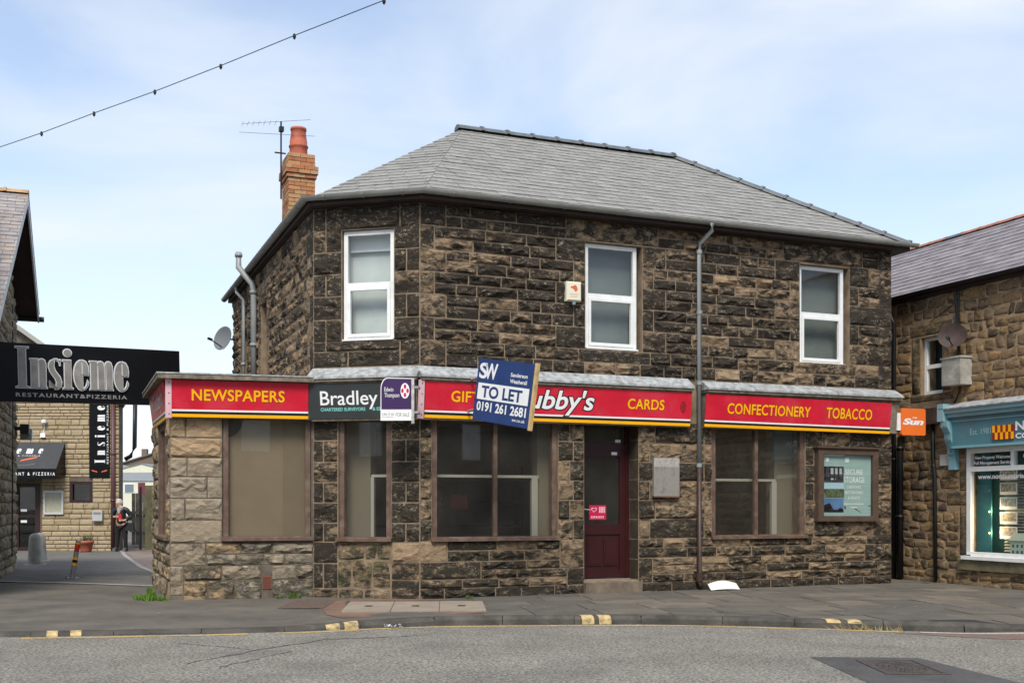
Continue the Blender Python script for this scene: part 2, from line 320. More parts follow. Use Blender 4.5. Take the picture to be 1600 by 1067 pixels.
# ------------------------------------------------------------------ stone walls
def stone(mb, F, s0, s1, z0, z1, rng, depth=.03, rnd=0.0, gap=.007, tone=(.5, .5, 0), jit=0.0, cell=.085):
    s0 += gap; s1 -= gap; z0 += gap; z1 -= gap
    w_, h_ = s1 - s0, z1 - z0
    if w_ < .02 or h_ < .02: return
    nx = max(4, min(9, round(w_ / cell) + 1)); nz = max(4, min(6, round(h_ / .07) + 2))
    def knots(n, L):
        e = min(.030, L * .18); return [0.] + [e + (L - 2 * e) * i / (n - 2) for i in range(n - 1)] + [L]
    ks, kz = knots(nx, w_), knots(nz, h_)
    cs, cz = (s0 + s1) / 2, (z0 + z1) / 2
    depth *= rng.choice((.4, .75, 1.0, 1.0, 1.25))
    cj = [(rng.uniform(-jit, jit), rng.uniform(-jit, jit)) for _ in range(4)]
    vs = []; bulge = rng.uniform(.55, 1.0); tx, tz = rng.uniform(-.6, .6), rng.uniform(-.2, .6)
    ridge = rng.uniform(-.5, .5); wob = rng.uniform(0, 6.28); ej = min(.007, h_ * .05)
    for j, b in enumerate(kz):
        for i, a in enumerate(ks):
            A, B_ = 2 * a / w_ - 1, 2 * b / h_ - 1
            x = A * math.sqrt(1 - rnd * B_ * B_ / 2) * w_ / 2; z = B_ * math.sqrt(1 - rnd * A * A / 2) * h_ / 2
            fa, fb = (A + 1) / 2, (B_ + 1) / 2
            dx = cj[0][0] * (1 - fa) * (1 - fb) + cj[1][0] * fa * (1 - fb) + cj[2][0] * (1 - fa) * fb + cj[3][0] * fa * fb
            dz = cj[0][1] * (1 - fa) * (1 - fb) + cj[1][1] * fa * (1 - fb) + cj[2][1] * (1 - fa) * fb + cj[3][1] * fa * fb
            edge = i in (0, nx) or j in (0, nz)
            if edge:
                o = .006; x -= math.copysign(rng.uniform(0, ej), A) if abs(A) > .3 else 0; z -= math.copysign(rng.uniform(0, ej), B_) if abs(B_) > .3 else 0
            else:
                rl = ridge + .3 * math.sin(A * 2.5 + wob)
                o = depth * (bulge * (.75 - .75 * abs(B_ - rl) + .2 * (tx * A + tz * B_)) + rng.uniform(-.28, .42)) + .008
                x += rng.uniform(-.2, .2) * w_ / nx; z += rng.uniform(-.2, .2) * h_ / nz
            vs.append(F.p(cs + x + dx, max(.006, o), cz + z + dz))
    W = nx + 1; fs = []
    for j in range(nz):
        for i in range(nx):
            p, q, r_, t_ = j * W + i, j * W + i + 1, (j + 1) * W + i + 1, (j + 1) * W + i
            fs += [(p, q, r_), (p, r_, t_)] if rng.random() < .5 else [(p, q, t_), (q, r_, t_)]
    loop = [i for i in range(W)] + [j * W + nx for j in range(1, nz + 1)] + [nz * W + i for i in range(nx - 1, -1, -1)] + [j * W for j in range(nz - 1, 0, -1)]
    base = len(vs); back = [vs[i] - Vector((F.n.x, F.n.y, 0)) * .03 for i in loop]
    fs += [(loop[(k + 1) % len(loop)], loop[k], base + k, base + (k + 1) % len(loop)) for k in range(len(loop))]
    mb.t = tone; mb.add(vs + back, fs)

def fill(s0, s1, zs, blocked, rng, wmin, wmax):
    out = []
    for za, zb in zip(zs[:-1], zs[1:]):
        cuts = sorted((max(s0, a), min(s1, b)) for a, b, c, d in blocked if c < zb - .01 and d > za + .01 and b > s0 and a < s1)
        free = []; x = s0
        for a, b in cuts:
            if a > x + .01: free.append((x, a))
            x = max(x, b)
        if x < s1 - .01: free.append((x, s1))
        for a, b in free:
            L = b - a; n = max(1, round(L / rng.uniform(wmin * 1.15, wmax * .85)))
            ws = [rng.uniform(.6, 1.5) for _ in range(n)]; t = sum(ws); x = a
            for w_ in ws: out.append((x, x + w_ / t * L, za, zb)); x += w_ / t * L
    return out

def backing(mb, F, s0, s1, z0, z1, holes, o0=-.35, o1=.0):
    """wall body with rectangular openings, as boxes butted end to end"""
    xs = sorted({s0, s1} | {x for h in holes for x in h[:2] if s0 < x < s1})
    for a, b in zip(xs[:-1], xs[1:]):
        cuts = sorted((h[2], h[3]) for h in holes if h[0] < b - 1e-4 and h[1] > a + 1e-4); z = z0
        for c, d in cuts:
            if c > z + .002: mb.fbox(F, a, b, o0, o1, z, c)
            z = max(z, d)
        if z < z1 - .002: mb.fbox(F, a, b, o0, o1, z, z1)

# ------------------------------------------------------------------ layout of the corner building
th = R(22.15)
U = Vector((math.cos(th), math.sin(th))); Nn = Vector((-math.sin(th), math.cos(th)))
C = Vector((-1.341, 16.2)); B = C - U * 1.35 + Nn * .97; E0 = Vector((-4.93, 16.04))
LEN = 8.595
FR = Frame(C, U); CHF = Frame(B, C - B); EXT = Frame(E0, B - E0)
SIDE = Frame(B + Nn * 8.2, -Nn); EXS = Frame(E0 + Nn * 2.93, -Nn); RGT = Frame(C + U * LEN, Nn)
CL = (C - B).length; EL = (B - E0).length

# ================================================================== SETTING
def zal(y): return -.0079 * max(0., y - 19.5)
g = MB(); g.add([(-700, -300, -.6), (700, -300, -.6), (700, 1200, -.6), (-700, 1200, -.6)], [(0, 1, 2, 3)])
g.build('ground', mat('far_ground', (.10, .105, .07), .95, var=.3, vscale=.05), kind='structure')
rd = MB(); rd.add([(-60, -6.5, -.1), (60, -6.5, -.1), (60, 15.2, -.1), (-60, 15.2, -.1)], [(0, 1, 2, 3)])
road = rd.build('road', ASPH, kind='structure')
KP = [(-30, 10.6, -.055), (-9, 12.05, -.055), (-5.7, 12.37, -.055), (-3.7, 12.65, -.055), (-2.25, 13.0, -.055), (-1.55, 13.38, -.0), (-.8, 13.58, 0), (0.2, 13.66, 0), (1.9, 13.74, 0), (3.1, 13.46, 0), (4.5, 13.03, 0), (5.25, 12.84, 0), (5.75, 12.86, -.02), (6.4, 13.0, -.06), (9, 13.4, -.06), (30, 14.5, -.06)]
def kerb(x):
    for a, b in zip(KP[:-1], KP[1:]):
        if a[0] <= x <= b[0]:
            t = (x - a[0]) / (b[0] - a[0]); return a[1] + (b[1] - a[1]) * t, a[2] + (b[2] - a[2]) * t
    return KP[-1][1:]
def zpav(x, y):
    ky, kz = kerb(x); t = max(0., min(1., (y - ky) / 2.0)); return kz * (1 - t) + zal(y) * (1 if x < -4 else 0)
pv = MB(); xs = [-30 + i * .5 for i in range(121)]; rows = [0, .3, .7, 1.2, 2, 3, 4.5, 6.2, 7.5]
for x in xs:
    for r_ in rows:
        y = kerb(x)[0] + .1 + r_; pv.v.append((x, y, zpav(x, y) - .004)); pv.tone.append((0, 0, 0))
nr = len(rows)
pv.f = [(i * nr + j, (i + 1) * nr + j, (i + 1) * nr + j + 1, i * nr + j + 1) for i in range(len(xs) - 1) for j in range(nr - 1)]; pv.mi = [0] * len(pv.f)
pave = pv.build('pavement', FOOT, smooth=True, kind='structure')
# paved alley beyond the pale edging line
al = MB(); P0 = [(-12.5, 20.6), (-9.14, 19.87), (-7.58, 19.39), (-6.05, 18.75), (-4.4, 18.4)]
ya = [0, 1, 3, 6, 10, 16, 26, 45]
for (x, y) in P0:
    for d in ya: al.v.append((x - d * .36, y + d, zal(y + d) + .001)); al.tone.append((0, 0, 0))
na = len(ya); al.f = [(i * na + j, (i + 1) * na + j, (i + 1) * na + j + 1, i * na + j + 1) for i in range(len(P0) - 1) for j in range(na - 1)]; al.mi = [0] * len(al.f)
alley = al.build('alley_paving', PAVER, kind='structure')
lf = MB(); lf.add([(-40, 20.3, -.02), (-12.4, 20.3, -.02), (-16, 66, -.40), (-60, 66, -.4)], [(0, 1, 2, 3)]); lf.build('yard', PAVER, kind='structure')
e_ = MB()
for a, b in zip(P0[:-1], P0[1:]):
    e_.add([(a[0], a[1] - .06, .004), (b[0], b[1] - .06, .004), (b[0], b[1] + .05, .012), (a[0], a[1] + .05, .012)], [(0, 1, 2, 3)])
e_.build('edging_strip', EDGE, alley)
e_ = MB()
def strip(mb, pts, w_, dz):
    for (a, b) in zip(pts[:-1], pts[1:]):
        d = Vector((b[0] - a[0], b[1] - a[1])).normalized(); n_ = Vector((-d.y, d.x)) * w_ / 2
        mb.add([(a[0] - n_.x, a[1] - n_.y, zal(a[1]) + dz), (b[0] - n_.x, b[1] - n_.y, zal(b[1]) + dz), (b[0] + n_.x, b[1] + n_.y, zal(b[1]) + dz), (a[0] + n_.x, a[1] + n_.y, zal(a[1]) + dz)], [(0, 1, 2, 3)])
strip(e_, [(-6.6, 21.2), (-8.4, 25.2), (-11.2, 32.2), (-13.0, 37)], .12, .010); e_.build('edging_strip', EDGE, alley)
e_ = MB()
pth = [((-6.5, 21.3), (-5.9, 21.3)), ((-8.4, 25.3), (-7.5, 25.3)), ((-11.1, 32.3), (-10.0, 32.3)), ((-13, 37), (-11.4, 37)), ((-18.5, 52), (-16.2, 52))]
for (a, b), (c_, d_) in zip(pth[:-1], pth[1:]):
    e_.add([(a[0], a[1], zal(a[1]) + .005), (b[0], b[1], zal(b[1]) + .005), (d_[0], d_[1], zal(d_[1]) + .005), (c_[0], c_[1], zal(c_[1]) + .005)], [(0, 1, 2, 3)])
e_.build('pink_path', PAVER_R, alley)
# kerb stones
rng = random.Random(4)
xk = -9.0
while xk < 8.5:
    L_ = rng.uniform(.82, 1.0); x1 = xk + L_
    for seg in range(1):
        a, b = Vector((xk + .004, kerb(xk)[0])), Vector((x1 - .004, kerb(x1)[0])); za, zb = kerb(xk)[1] + .004, kerb(x1)[1] + .004
        d = (b - a).normalized(); n_ = Vector((-d.y, d.x)); m = MB(); jo = rng.uniform(-.012, .012); jz = rng.uniform(-.008, .006); prof = [(-.03 + jo, -.16), (-.022 + jo, -.04 + jz), (-.006 + jo, -.016 + jz), (.03, jz), (.15, .001), (.15, -.16)]
        k = 6; ring = []
        for q, zz in ((a, za), (b, zb)):
            for o, dz in prof: ring.append((q.x + n_.x * o, q.y + n_.y * o, zz + dz + rng.uniform(-.002, .002)))
        m.add(ring, [(i, i + k, i + k + 1, i + 1) for i in range(k - 1)] + [tuple(range(k)), tuple(range(2 * k - 1, k - 1, -1))])
        m.build('kerb_stone', KERB, pave)
    xk = x1
# yellow line along the kerb and the loading marks on it
m = MB(); x = -12.0
while x < 5.1:
    x1 = x + .3; y0, y1 = kerb(x)[0] - .16, kerb(x1)[0] - .16; wv = .045 + .012 * math.sin(x * 5.1) + .008 * math.sin(x * 17)
    if rng.random() > .07: m.add([(x, y0 - wv, -.096), (x1, y1 - wv, -.096), (x1, y1 + .035, -.096), (x, y0 + .035, -.096)], [(0, 1, 2, 3)])
    x = x1
m.build('yellow_line', YPAINT, road)
m = MB(); x = 4.7
while x < 9: m.add([(x, kerb(x)[0] - .2, -.095), (x + .3, kerb(x + .3)[0] - .2, -.095), (x + .3, kerb(x + .3)[0] - .12, -.095), (x, kerb(x)[0] - .12, -.095)], [(0, 1, 2, 3)]); x += .3
m.build('white_line', mat('worn_white_paint', (.45, .42, .36), .8, var=.25, vscale=8), road)
for xm in (.85, 1.06, 3.74, 3.97, -5.2, -4.95, -2.18, -1.98):
    m = MB(); prof = [(-.034, -.10), (-.024, -.033), (-.003, -.009), (.028, .004), (.10, .005)]; ring = []
    ww = .15 if xm > -2.5 else .12
    for q in (xm, xm + ww):
        ky, kz = kerb(q)
        for o, dz in prof: ring.append((q + .10 * o / .1 * (-.35), ky + o, kz + .004 + dz))
    m.add(ring, [(i, i + 5, i + 6, i + 1) for i in range(4)]); m.build('kerb_mark', YPAINT2, pave)
for k in range(70):       # trodden gum and paint spots
    x, y = rng.uniform(-6, 6.5), rng.uniform(13.9, 17.5)
    if y < kerb(x)[0] + .3 or (Vector((x, y)) - C).dot(FR.n) < .15 or (x < -2.6 and y > 15.8): continue
    m = MB(); r_ = rng.uniform(.008, .026); m.add([(x + r_ * math.cos(a) * rng.uniform(.7, 1.2), y + r_ * math.sin(a) * rng.uniform(.7, 1.3), zpav(x, y) + .0085) for a in [2 * math.pi * q / 8 for q in range(8)]], [tuple(range(8))]); m.build('gum_spot', EDGE, pave)
# red asphalt at the junction on the right, manhole patch in the road
m = MB(); m.add([(4.35, 12.75, -.096), (5.3, 12.2, -.096), (9, 11.3, -.096), (9, 13.25, -.096), (5.6, 12.72, -.096)], [(0, 1, 2, 3, 4)]); m.build('red_asphalt', mat('red_asphalt', (.19, .13, .11), .9, var=.15, grain=.4, gscale=60, bump=.6, bscale=110), road)
m = MB(); m.add([(2.88, 10.75, -.096), (2.95, 9.05, -.096), (4.05, 9.0, -.096), (4.2, 9.2, -.096), (3.9, 10.7, -.096)], [(0, 1, 2, 3, 4)]); m.build('asphalt_patch', mat('dark_asphalt_patch', (.085, .082, .08), .9, var=.2, grain=.35, gscale=70, bump=.6, bscale=120), road)
mh = thing('manhole_cover', 'square cast iron manhole cover in dark patch of road asphalt', 'manhole', (3.5, 10.07, -.095))
IRON = mat('worn_iron', (.10, .088, .08), .55, metal=.4, var=.3, vscale=12)
m = MB(); mx0, mx1, my0, my1 = 3.24, 3.80, 9.62, 10.5
for (a, b, c_, d_) in ((mx0, mx1, my0, my0 + .05), (mx0, mx1, my1 - .05, my1), (mx0, mx0 + .05, my0 + .05, my1 - .05), (mx1 - .05, mx1, my0 + .05, my1 - .05)): m.box(a, b, c_, d_, -.12, -.088)
m.build('frame', IRON, mh)
m = MB(); m.box(mx0 + .05, mx1 - .05, my0 + .05, my1 - .05, -.12, -.0945)
m.build('lid', IRON, mh)
m = MB()
for ring_ in range(1, 5):
    for k in range(ring_ * 9):
        a = 2 * math.pi * k / (ring_ * 9); r_ = ring_ * .062; px_, py_ = 3.52 + r_ * .78 * math.cos(a), 10.06 + r_ * 1.3 * math.sin(a)
        m.box(px_ - .011, px_ + .011, py_ - .016, py_ + .016, -.0945, -.0895)
m.build('raised_studs', IRON, mh, kind='stuff')

TAR = mat('tar_seam', (.085, .082, .076), .8, var=.3, vscale=8)
rng = random.Random(17)
def crack(p, q, w_):
    m = MB(); n = 26; P_, Q_ = Vector(p), Vector(q); d = (Q_ - P_); nn = Vector((-d.y, d.x)).normalized(); off = 0; pts = []
    for i in range(n + 1): off += rng.uniform(-.03, .03); c_ = P_ + d * (i / n) + nn * off; ww = w_ * rng.uniform(.15, 1.0); pts += [(c_.x - nn.x * ww, c_.y - nn.y * ww, -.0965), (c_.x + nn.x * ww, c_.y + nn.y * ww, -.0965)]
    m.add(pts, [(2 * i, 2 * i + 2, 2 * i + 3, 2 * i + 1) for i in range(n)]); m.build('road_crack', TAR, road)
crack((-3.0, 10.3), (-2.0, 12.2), .02); crack((-2.0, 12.2), (-.9, 12.6), .022); crack((-3.6, 11.9), (-2.6, 11.2), .013); crack((-2.6, 10.0), (-2.2, 11.2), .015); crack((1.2, 12.4), (2.2, 12.2), .008)
# flagstones, laid square to the kerb
fa = Vector((.988, .155)); fb = Vector((-.155, .988))
def clip(poly, P, N_):
    out = []
    for i, a in enumerate(poly):
        b = poly[(i + 1) % len(poly)]; da = (a - P).dot(N_); db = (b - P).dot(N_)
        if da >= 0: out.append(a)
        if (da >= 0) != (db >= 0): out.append(a + (b - a) * (da / (da - db)))
    return out
m = MB(); xs_ = [-.28 + .4 * i for i in range(20)]
for a, b in zip(xs_[:-1], xs_[1:]):
    q = []
    for x in (a, b): yw = C.y + (x - C.x) * U.y / U.x; q.append(((x, kerb(x)[0] + .16, zpav(x, kerb(x)[0] + .16) - .002), (x, yw - .03, -.002)))
    m.add([q[0][0], q[1][0], q[1][1], q[0][1]], [(0, 1, 2, 3)])
m.build('joint_bedding', mat('joint_grit', (.030, .028, .024), .95), pave)
O = Vector((-.25, 13.78)); rng = random.Random(11); yy = -1.98; ri = 0
for hh in (.66, .64, .68, .62, .72, .60, .70, .62, .66, .7, .6, .7, .6):
    xx = -2.2 + rng.uniform(0, .6)
    while xx < 9.6:
        ww = rng.uniform(.62, 1.05)
        q = [O + fa * (xx + .009) + fb * (yy + .008), O + fa * (xx + ww - .009) + fb * (yy + .008), O + fa * (xx + ww - .009) + fb * (yy + hh - .008), O + fa * (xx + .009) + fb * (yy + hh - .008)]
        cx_ = sum((p.x for p in q)) / 4
        q = clip(q, C + FR.n * .02, FR.n)                    # in front of the shop wall
        ka, kb = Vector((cx_ - .5, kerb(cx_ - .5)[0] + .16)), Vector((cx_ + .5, kerb(cx_ + .5)[0] + .16)); kd = (kb - ka).normalized()
        if q: q = clip(q, ka, Vector((-kd.y, kd.x)))
        if q: q = clip(q, Vector((-.36, 14)), Vector((1, .12)).normalized()) # right of the buff slabs
        if len(q) >= 3:
            ar = abs(sum(q[i].x * q[(i + 1) % len(q)].y - q[(i + 1) % len(q)].x * q[i].y for i in range(len(q)))) / 2
            if ar > .03 and cx_ < 7.4:
                m = MB(); n = len(q); dz = rng.uniform(.0, .005); tl = rng.uniform(-.003, .003)
                vs = [(p.x, p.y, zpav(p.x, p.y) + dz + tl * (i % 2)) for i, p in enumerate(q)] + [(p.x, p.y, -.04) for p in q]
                m.add(vs, [tuple(range(n))] + [(i + n, (i + 1) % n + n, (i + 1) % n, i) for i in range(n)])
                m.build('flagstone', FLAG[rng.choice((0, 0, 1, 1, 2, 3))], pave)
        xx += ww
    yy += hh; ri += 1
for i, (xa, xb) in enumerate(((-2.28, -1.66), (-1.65, -1.03), (-1.02, -.42))):
    m = MB(); y0, y1 = 14.28 + i * .02, 15.72 + i * .03; zz = .006
    m.hexa([(xa + .09, y0, -.04), (xb + .09, y0 + .02, -.04), (xb, y1 + .02, -.04), (xa, y1, -.04), (xa + .09, y0, zz), (xb + .09, y0 + .02, zz), (xb, y1 + .02, zz), (xa, y1, zz)])
    m.build('flagstone', BFLAG, pave)
    for (qx, qy) in ((.5, .5),):
        m = MB(); cx_, cy_ = xa + .04 + (xb - xa) * qx, y0 + (y1 - y0) * qy; m.box(cx_ - .05, cx_ + .05, cy_ - .07, cy_ + .07, .0, .0085); m.build('lifting_slot', BLK, pave)
m = MB(); PQ = [(-2.62, 15.95, .002), (-2.5, 14.7, .002), (-2.35, 14.1, .002), (-2.1, 13.75, .001), (-.3, 14.1, .002), (-.3, 14.27, .002), (-2.18, 14.27, .002), (-2.34, 15.75, .002), (-.95, 15.9, .002), (-1.05, 16.12, .002), (-2.0, 16.18, .002)]; m.add([(x, y, zpav(x, y) + .004) for x, y, z in PQ], [(0, 1, 7), (1, 2, 6, 7), (2, 3, 6), (3, 4, 5, 6), (0, 7, 8, 9, 10)])
m.build('mortar_patch', REDPATCH, pave)
m = MB(); m.box(-3.1, -2.5, 14.75, 15.95, -.02, .005); m.build('brick_patch', mat('brick_patch', (.115, .078, .06), .9, var=.35, vscale=14, bump=.8, bscale=30), pave)
m = MB(); m.add([(-3.05, 14.72, .004), (-2.55, 14.74, .004), (-2.55, 14.80, .004), (-3.05, 14.79, .004)], [(0, 1, 2, 3)]); m.build('mortar_edge', EDGE, pave)

# ================================================================== CORNER SHOP BUILDING
bld = thing('corner_shop_building', 'two-storey blackened stone corner shop with slate hipped roof and red fascias', 'building', (C.x, C.y, 0))
STN = []   # (priority, wall key, callable building into an MB)
def add_stones(key, F, rects, rng, depth, tonef, pri, rnd=0., gap=.007, jit=0.):
    for r in rects:
        w_, h_ = r[1] - r[0], r[3] - r[2]
        STN.append((pri * w_ * h_, key, F, r, rng.random(), depth, tonef(r, rng), rnd, gap, jit))
walls = {}
def wall(key, F, s0, s1, z0, z1, holes, matl, **kw):
    m = MB(); backing(m, F, s0, s1, z0, z1, holes, **kw); walls[key] = m.build('wall', matl, bld)
def sooty(lo, hi, moss=0.):
    return lambda r, g_: (min(1, max(0, g_.uniform(lo, hi))), g_.random(), g_.random() * moss)

QU = [3.38, 3.773, 4.105, 4.449, 4.776, 5.105, 5.444, 5.76]
def halves(q): return [x for a, b in zip(q[:-1], q[1:]) for x in (a, (a + b) / 2)] + [q[-1]]
GR = [-.05, .14, .27, .40, .53, .69, .835, 1.14, 1.44, 1.74, 2.04, 2.34, 2.68]
W2, W3, W1 = (2.67, 3.67, 3.775, 5.435), (6.67, 7.69, 3.735, 5.415), (.45, 1.265, 3.78, 5.42)
WA, DO, WB = (.185, 2.205, .835, 2.70), (2.65, 3.60, .185, 2.70), (4.945, 6.775, .815, 2.70)
rng = random.Random(21)
wall('front', FR, .0, LEN, -.3, 5.76, [W2, W3, WA, DO, WB], MORTAR)
# --- front, upper storey
expl = []
for i, (a, b) in enumerate(zip(QU[:-1], QU[1:])):
    expl.append((0., .22 if i % 2 else .40, a, b))
    expl.append((LEN - (.52 if i % 2 else .27), LEN, a, b))
    if i % 2: expl.append((LEN - .78, LEN - .52, a, b))
for (w0, w1, z0, z1) in (W2, W3):
    for i, (a, b) in enumerate(zip(QU[1:-2], QU[2:-1])):
        expl.append((w0 - (.5 if i % 2 == 0 else .2), w0, a, b)); expl.append((w1, w1 + (.42 if i % 2 == 0 else .2), a, b))
    expl.append((w0 - .33, w1 + .28, 5.444, 5.76))
    expl.append((w0 - .12, w1 + .14, 3.575, 3.773))
blocked = expl + [W2, W3]
rects = fill(0, LEN, halves(QU), blocked, rng, .32, .85)
add_stones('front', FR, expl, rng, .045, sooty(.5, 1.0), 1.6)
add_stones('front', FR, rects, rng, .065, lambda r, g_: (min(1, max(.1, g_.gauss(.80 if r[0] < 2.6 else .66, .20))), g_.random(), 0.), 1.5)
# --- front, ground floor
expl = []
for i, (a, b) in enumerate(zip(GR[6:-1], GR[7:])):
    expl.append((0, .185, a, b))
    sp = 2.205 + (.2 if i % 2 else .26); expl += [(2.205, sp, a, b), (sp, 2.65, a, b)]
    expl.append((6.775, 6.775 + (.36 if i % 2 else .18), a, b)); expl.append((LEN - (.22 if i % 2 else .4), LEN, a, b))
    expl.append((4.80, 4.945, a, b)); expl.append((3.60, 3.60 + (.3 if i % 2 else .2), a, b))
expl += [(2.24, 2.65, .40, .835), (2.36, 2.65, .14, .40), (0, .42, .53, .835), (0, .95, .27, .53), (8.02, LEN, .40, .69), (LEN - .3, LEN, .14, .40), (3.60, 3.85, .14, .53)]
rects = fill(0, LEN, GR, expl + [(WA[0], WA[1], .83, 2.7), (DO[0], DO[1], -.2, 2.7), (WB[0], WB[1], .83, 2.7)], rng, .42, .95)
def gtone(r, g_):
    if r[0] == 0 and abs(r[2] - .53) < .01: return (.02, .95, 0.)
    if r[3] < .2: return (g_.uniform(.75, .95), .3, .1)
    if r[0] < 3: return (min(1, g_.gauss(.68, .15)), g_.random(), .2)
    return (min(1, g_.gauss(.58, .15)), g_.random(), .1)
add_stones('front', FR, expl + rects, rng, .050, gtone, 1.4)
# --- chamfered corner
wall('chamfer', CHF, 0, CL, -.3, 5.76, [W1, (.395, 1.225, .82, 2.70)], MORTAR)
expl = []
for i, (a, b) in enumerate(zip(QU[:-1], QU[1:])):
    if a > 3.7 and b < 5.5:
        expl += ([(0, .45, a, b)] if i % 2 == 0 else [(0, .2, a, b), (.2, .45, a, b)])
        expl += ([(1.265, CL, a, b)] if i % 2 else [(1.265, 1.46, a, b), (1.46, CL, a, b)])
expl += [(0, .2, 5.42, 5.76), (.2, 1.36, 5.42, 5.76), (1.36, CL, 5.42, 5.76), (.2, 1.36, 3.63, 3.78), (0, .2, 3.63, 3.78), (1.36, CL, 3.40, 3.78), (0, .55, 3.40, 3.63), (.55, 1.36, 3.40, 3.63)]
add_stones('chamfer', CHF, expl, rng, .055, lambda r, g_: (g_.choice((.6, .8, .95, .95, .9)), g_.random(), 0.), 2)
expl = []; CG = [-.05, .13, .50, .82, 1.10, 1.40, 1.70, 2.0, 2.32, 2.68]
for i, (a, b) in enumerate(zip(CG[:-1], CG[1:])):
    expl += ([(0, .39, a, b)] if i % 2 == 0 else [(0, .16, a, b), (.16, .39, a, b)])
    if a > .8: expl += ([(1.225, CL, a, b)] if i % 2 == 0 else [(1.225, 1.45, a, b), (1.45, CL, a, b)])
expl += [(1.225, CL, .53, .82), (1.225, CL, .27, .53), (1.225, CL, -.05, .27)]
add_stones('chamfer', CHF, expl, rng, .045, lambda r, g_: (.02, .95, 0.) if (r[0] > 1.2 and abs(r[2] - .53) < .02) else (g_.choice((.6, .75, .9, .95)), g_.random(), 0.08), 2)
rb = [(.40, .80, .56, .81), (.82, 1.0, .58, .80), (1.02, 1.2, .56, .81), (.40, .60, .16, .54), (.62, .92, .14, .55), (.95, 1.2, .15, .54)]
add_stones('chamfer', CHF, rb, rng, .028, lambda r, g_: (.55, .2, .7), 1.8, rnd=.3, gap=.002, jit=.02)
add_stones('chamfer', CHF, [(.4, .8, -.05, .13), (.8, 1.22, -.05, .13)], rng, .03, lambda r, g_: (.5, .3, .5), 1.4, rnd=.3)
# --- side wall (rubble, seen edge on)
S1, S2 = (3.55, 4.2, 3.7, 5.1), (1.3, 1.9, 3.6, 4.9)
wall('side', SIDE, 0, 8.2, -.3, 5.76, [S1, S2], MORTAR)
zs = [3.0]
while zs[-1] < 5.6: zs.append(zs[-1] + rng.uniform(.13, .2))
zs[-1] = 5.76
expl = [(8.2 - (.42 if i % 2 else .22), 8.2, a, b) for i, (a, b) in enumerate(zip(QU[:-1], QU[1:]))]
add_stones('side', SIDE, expl, rng, .03, sooty(.3, .9), .5)
for (a, b, c_, d_) in (S1, S2): add_stones('side', SIDE, [(a - .25, a, c_, (c_ + d_) / 2), (a - .2, a, (c_ + d_) / 2, d_), (b, b + .25, c_, (c_ + d_) / 2), (b, b + .2, (c_ + d_) / 2, d_), (a - .2, b + .2, d_, d_ + .3)], rng, .02, sooty(.3, .6), .5)
bl = expl + [(S1[0] - .25, S1[1] + .25, S1[2], S1[3] + .3), (S2[0] - .25, S2[1] + .25, S2[2], S2[3] + .3)]
add_stones('side', SIDE, fill(0, 8.2, zs, bl, rng, .22, .42), rng, .05, lambda r, g_: (min(1, max(0, g_.gauss(.48, .2))), g_.random(), 0), .3, rnd=.25, gap=.012)
wall('right_return', RGT, 0, 5.6, -.3, 5.76, [], MORTAR_D)
add_stones('right_return', RGT, fill(0, 5.6, [0, .3, .6, .9, 1.2, 1.5, 1.8, 2.1, 2.4, 2.7, 3.05, 3.4, 3.773, 4.105, 4.449, 4.776, 5.105, 5.444, 5.76], [], rng, .4, .7), rng, .03, sooty(.5, .8), .02)
# --- single-storey extension on the left
WX = (.735, 2.015, .835, 2.70)
wall('extension', EXT, 0, EL, -.3, 3.15, [WX], MORTAR_D)
EC = [-.05, .27, .486, .65, .813, 1.148, 1.463, 1.774, 2.053, 2.339, 2.68]
expl = []
for i, (a, b) in enumerate(zip(EC[4:-1], EC[5:])):
    expl += [[(0, .735, a, b)], [(0, .21, a, b), (.21, .735, a, b)], [(0, .52, a, b), (.52, .735, a, b)], [(0, .24, a, b), (.24, .735, a, b)], [(0, .735, a, b)], [(0, .22, a, b), (.22, .735, a, b)]][i]
expl += [(0, .50, .486, .813), (0, .19, .06, .486)]
add_stones('extension', EXT, expl, rng, .042, lambda r, g_: ((g_.uniform(.12, .32), g_.choice((0, .1, .2, .9)), 0.) if r[2] > .5 else (.4, .2, .1)), 2)
rects = fill(0, EL, EC[:5], expl + [(1.30, 1.44, .12, .33)], rng, .34, .62)
add_stones('extension', EXT, rects, rng, .050, lambda r, g_: (g_.uniform(.3, .72), g_.choice((0, .2, 1)), .35), 2)
WXS = (.95, 2.72, .84, 2.6)
wall('extension_side', EXS, 0, 2.93, -.3, 3.15, [WXS], MORTAR_D)
add_stones('extension_side', EXS, fill(0, 2.93, EC, [WXS], rng, .25, .45), rng, .05, lambda r, g_: (g_.uniform(.2, .6), g_.choice((0, .5, 1)), .2), .8, rnd=.2)
# --- emit: the 300 largest as single stones, the rest joined per wall
STN.sort(key=lambda t: -t[0]); rest = {}
for i, (pr, key, F, r, rs, depth, tone, rnd, gap, jit) in enumerate(STN):
    if i < 300: m = MB()
    else: m = rest.setdefault(key, MB())
    stone(m, F, *r, random.Random(rs), depth, rnd, gap, tone, jit)
    if i < 300: m.build('stone', PALE if key.startswith('ext') else SOOT, walls[key], tone=True)
for key, m in rest.items(): m.build('small_stones', PALE if key.startswith('ext') else SOOT, walls[key], tone=True, kind='stuff')
m = MB(); m.fbox(EXT, 1.305, 1.435, -.02, .012, .13, .32); av = m.build('air_brick', mat('terracotta_vent', (.20, .075, .05), .85), walls['extension'])
m = MB()
for i in range(4):
    for j in range(6): m.fbox(EXT, 1.318 + i * .028, 1.334 + i * .028, .0125, .0135, .142 + j * .029, .160 + j * .029)
m.build('vent_holes', BLK, bld)

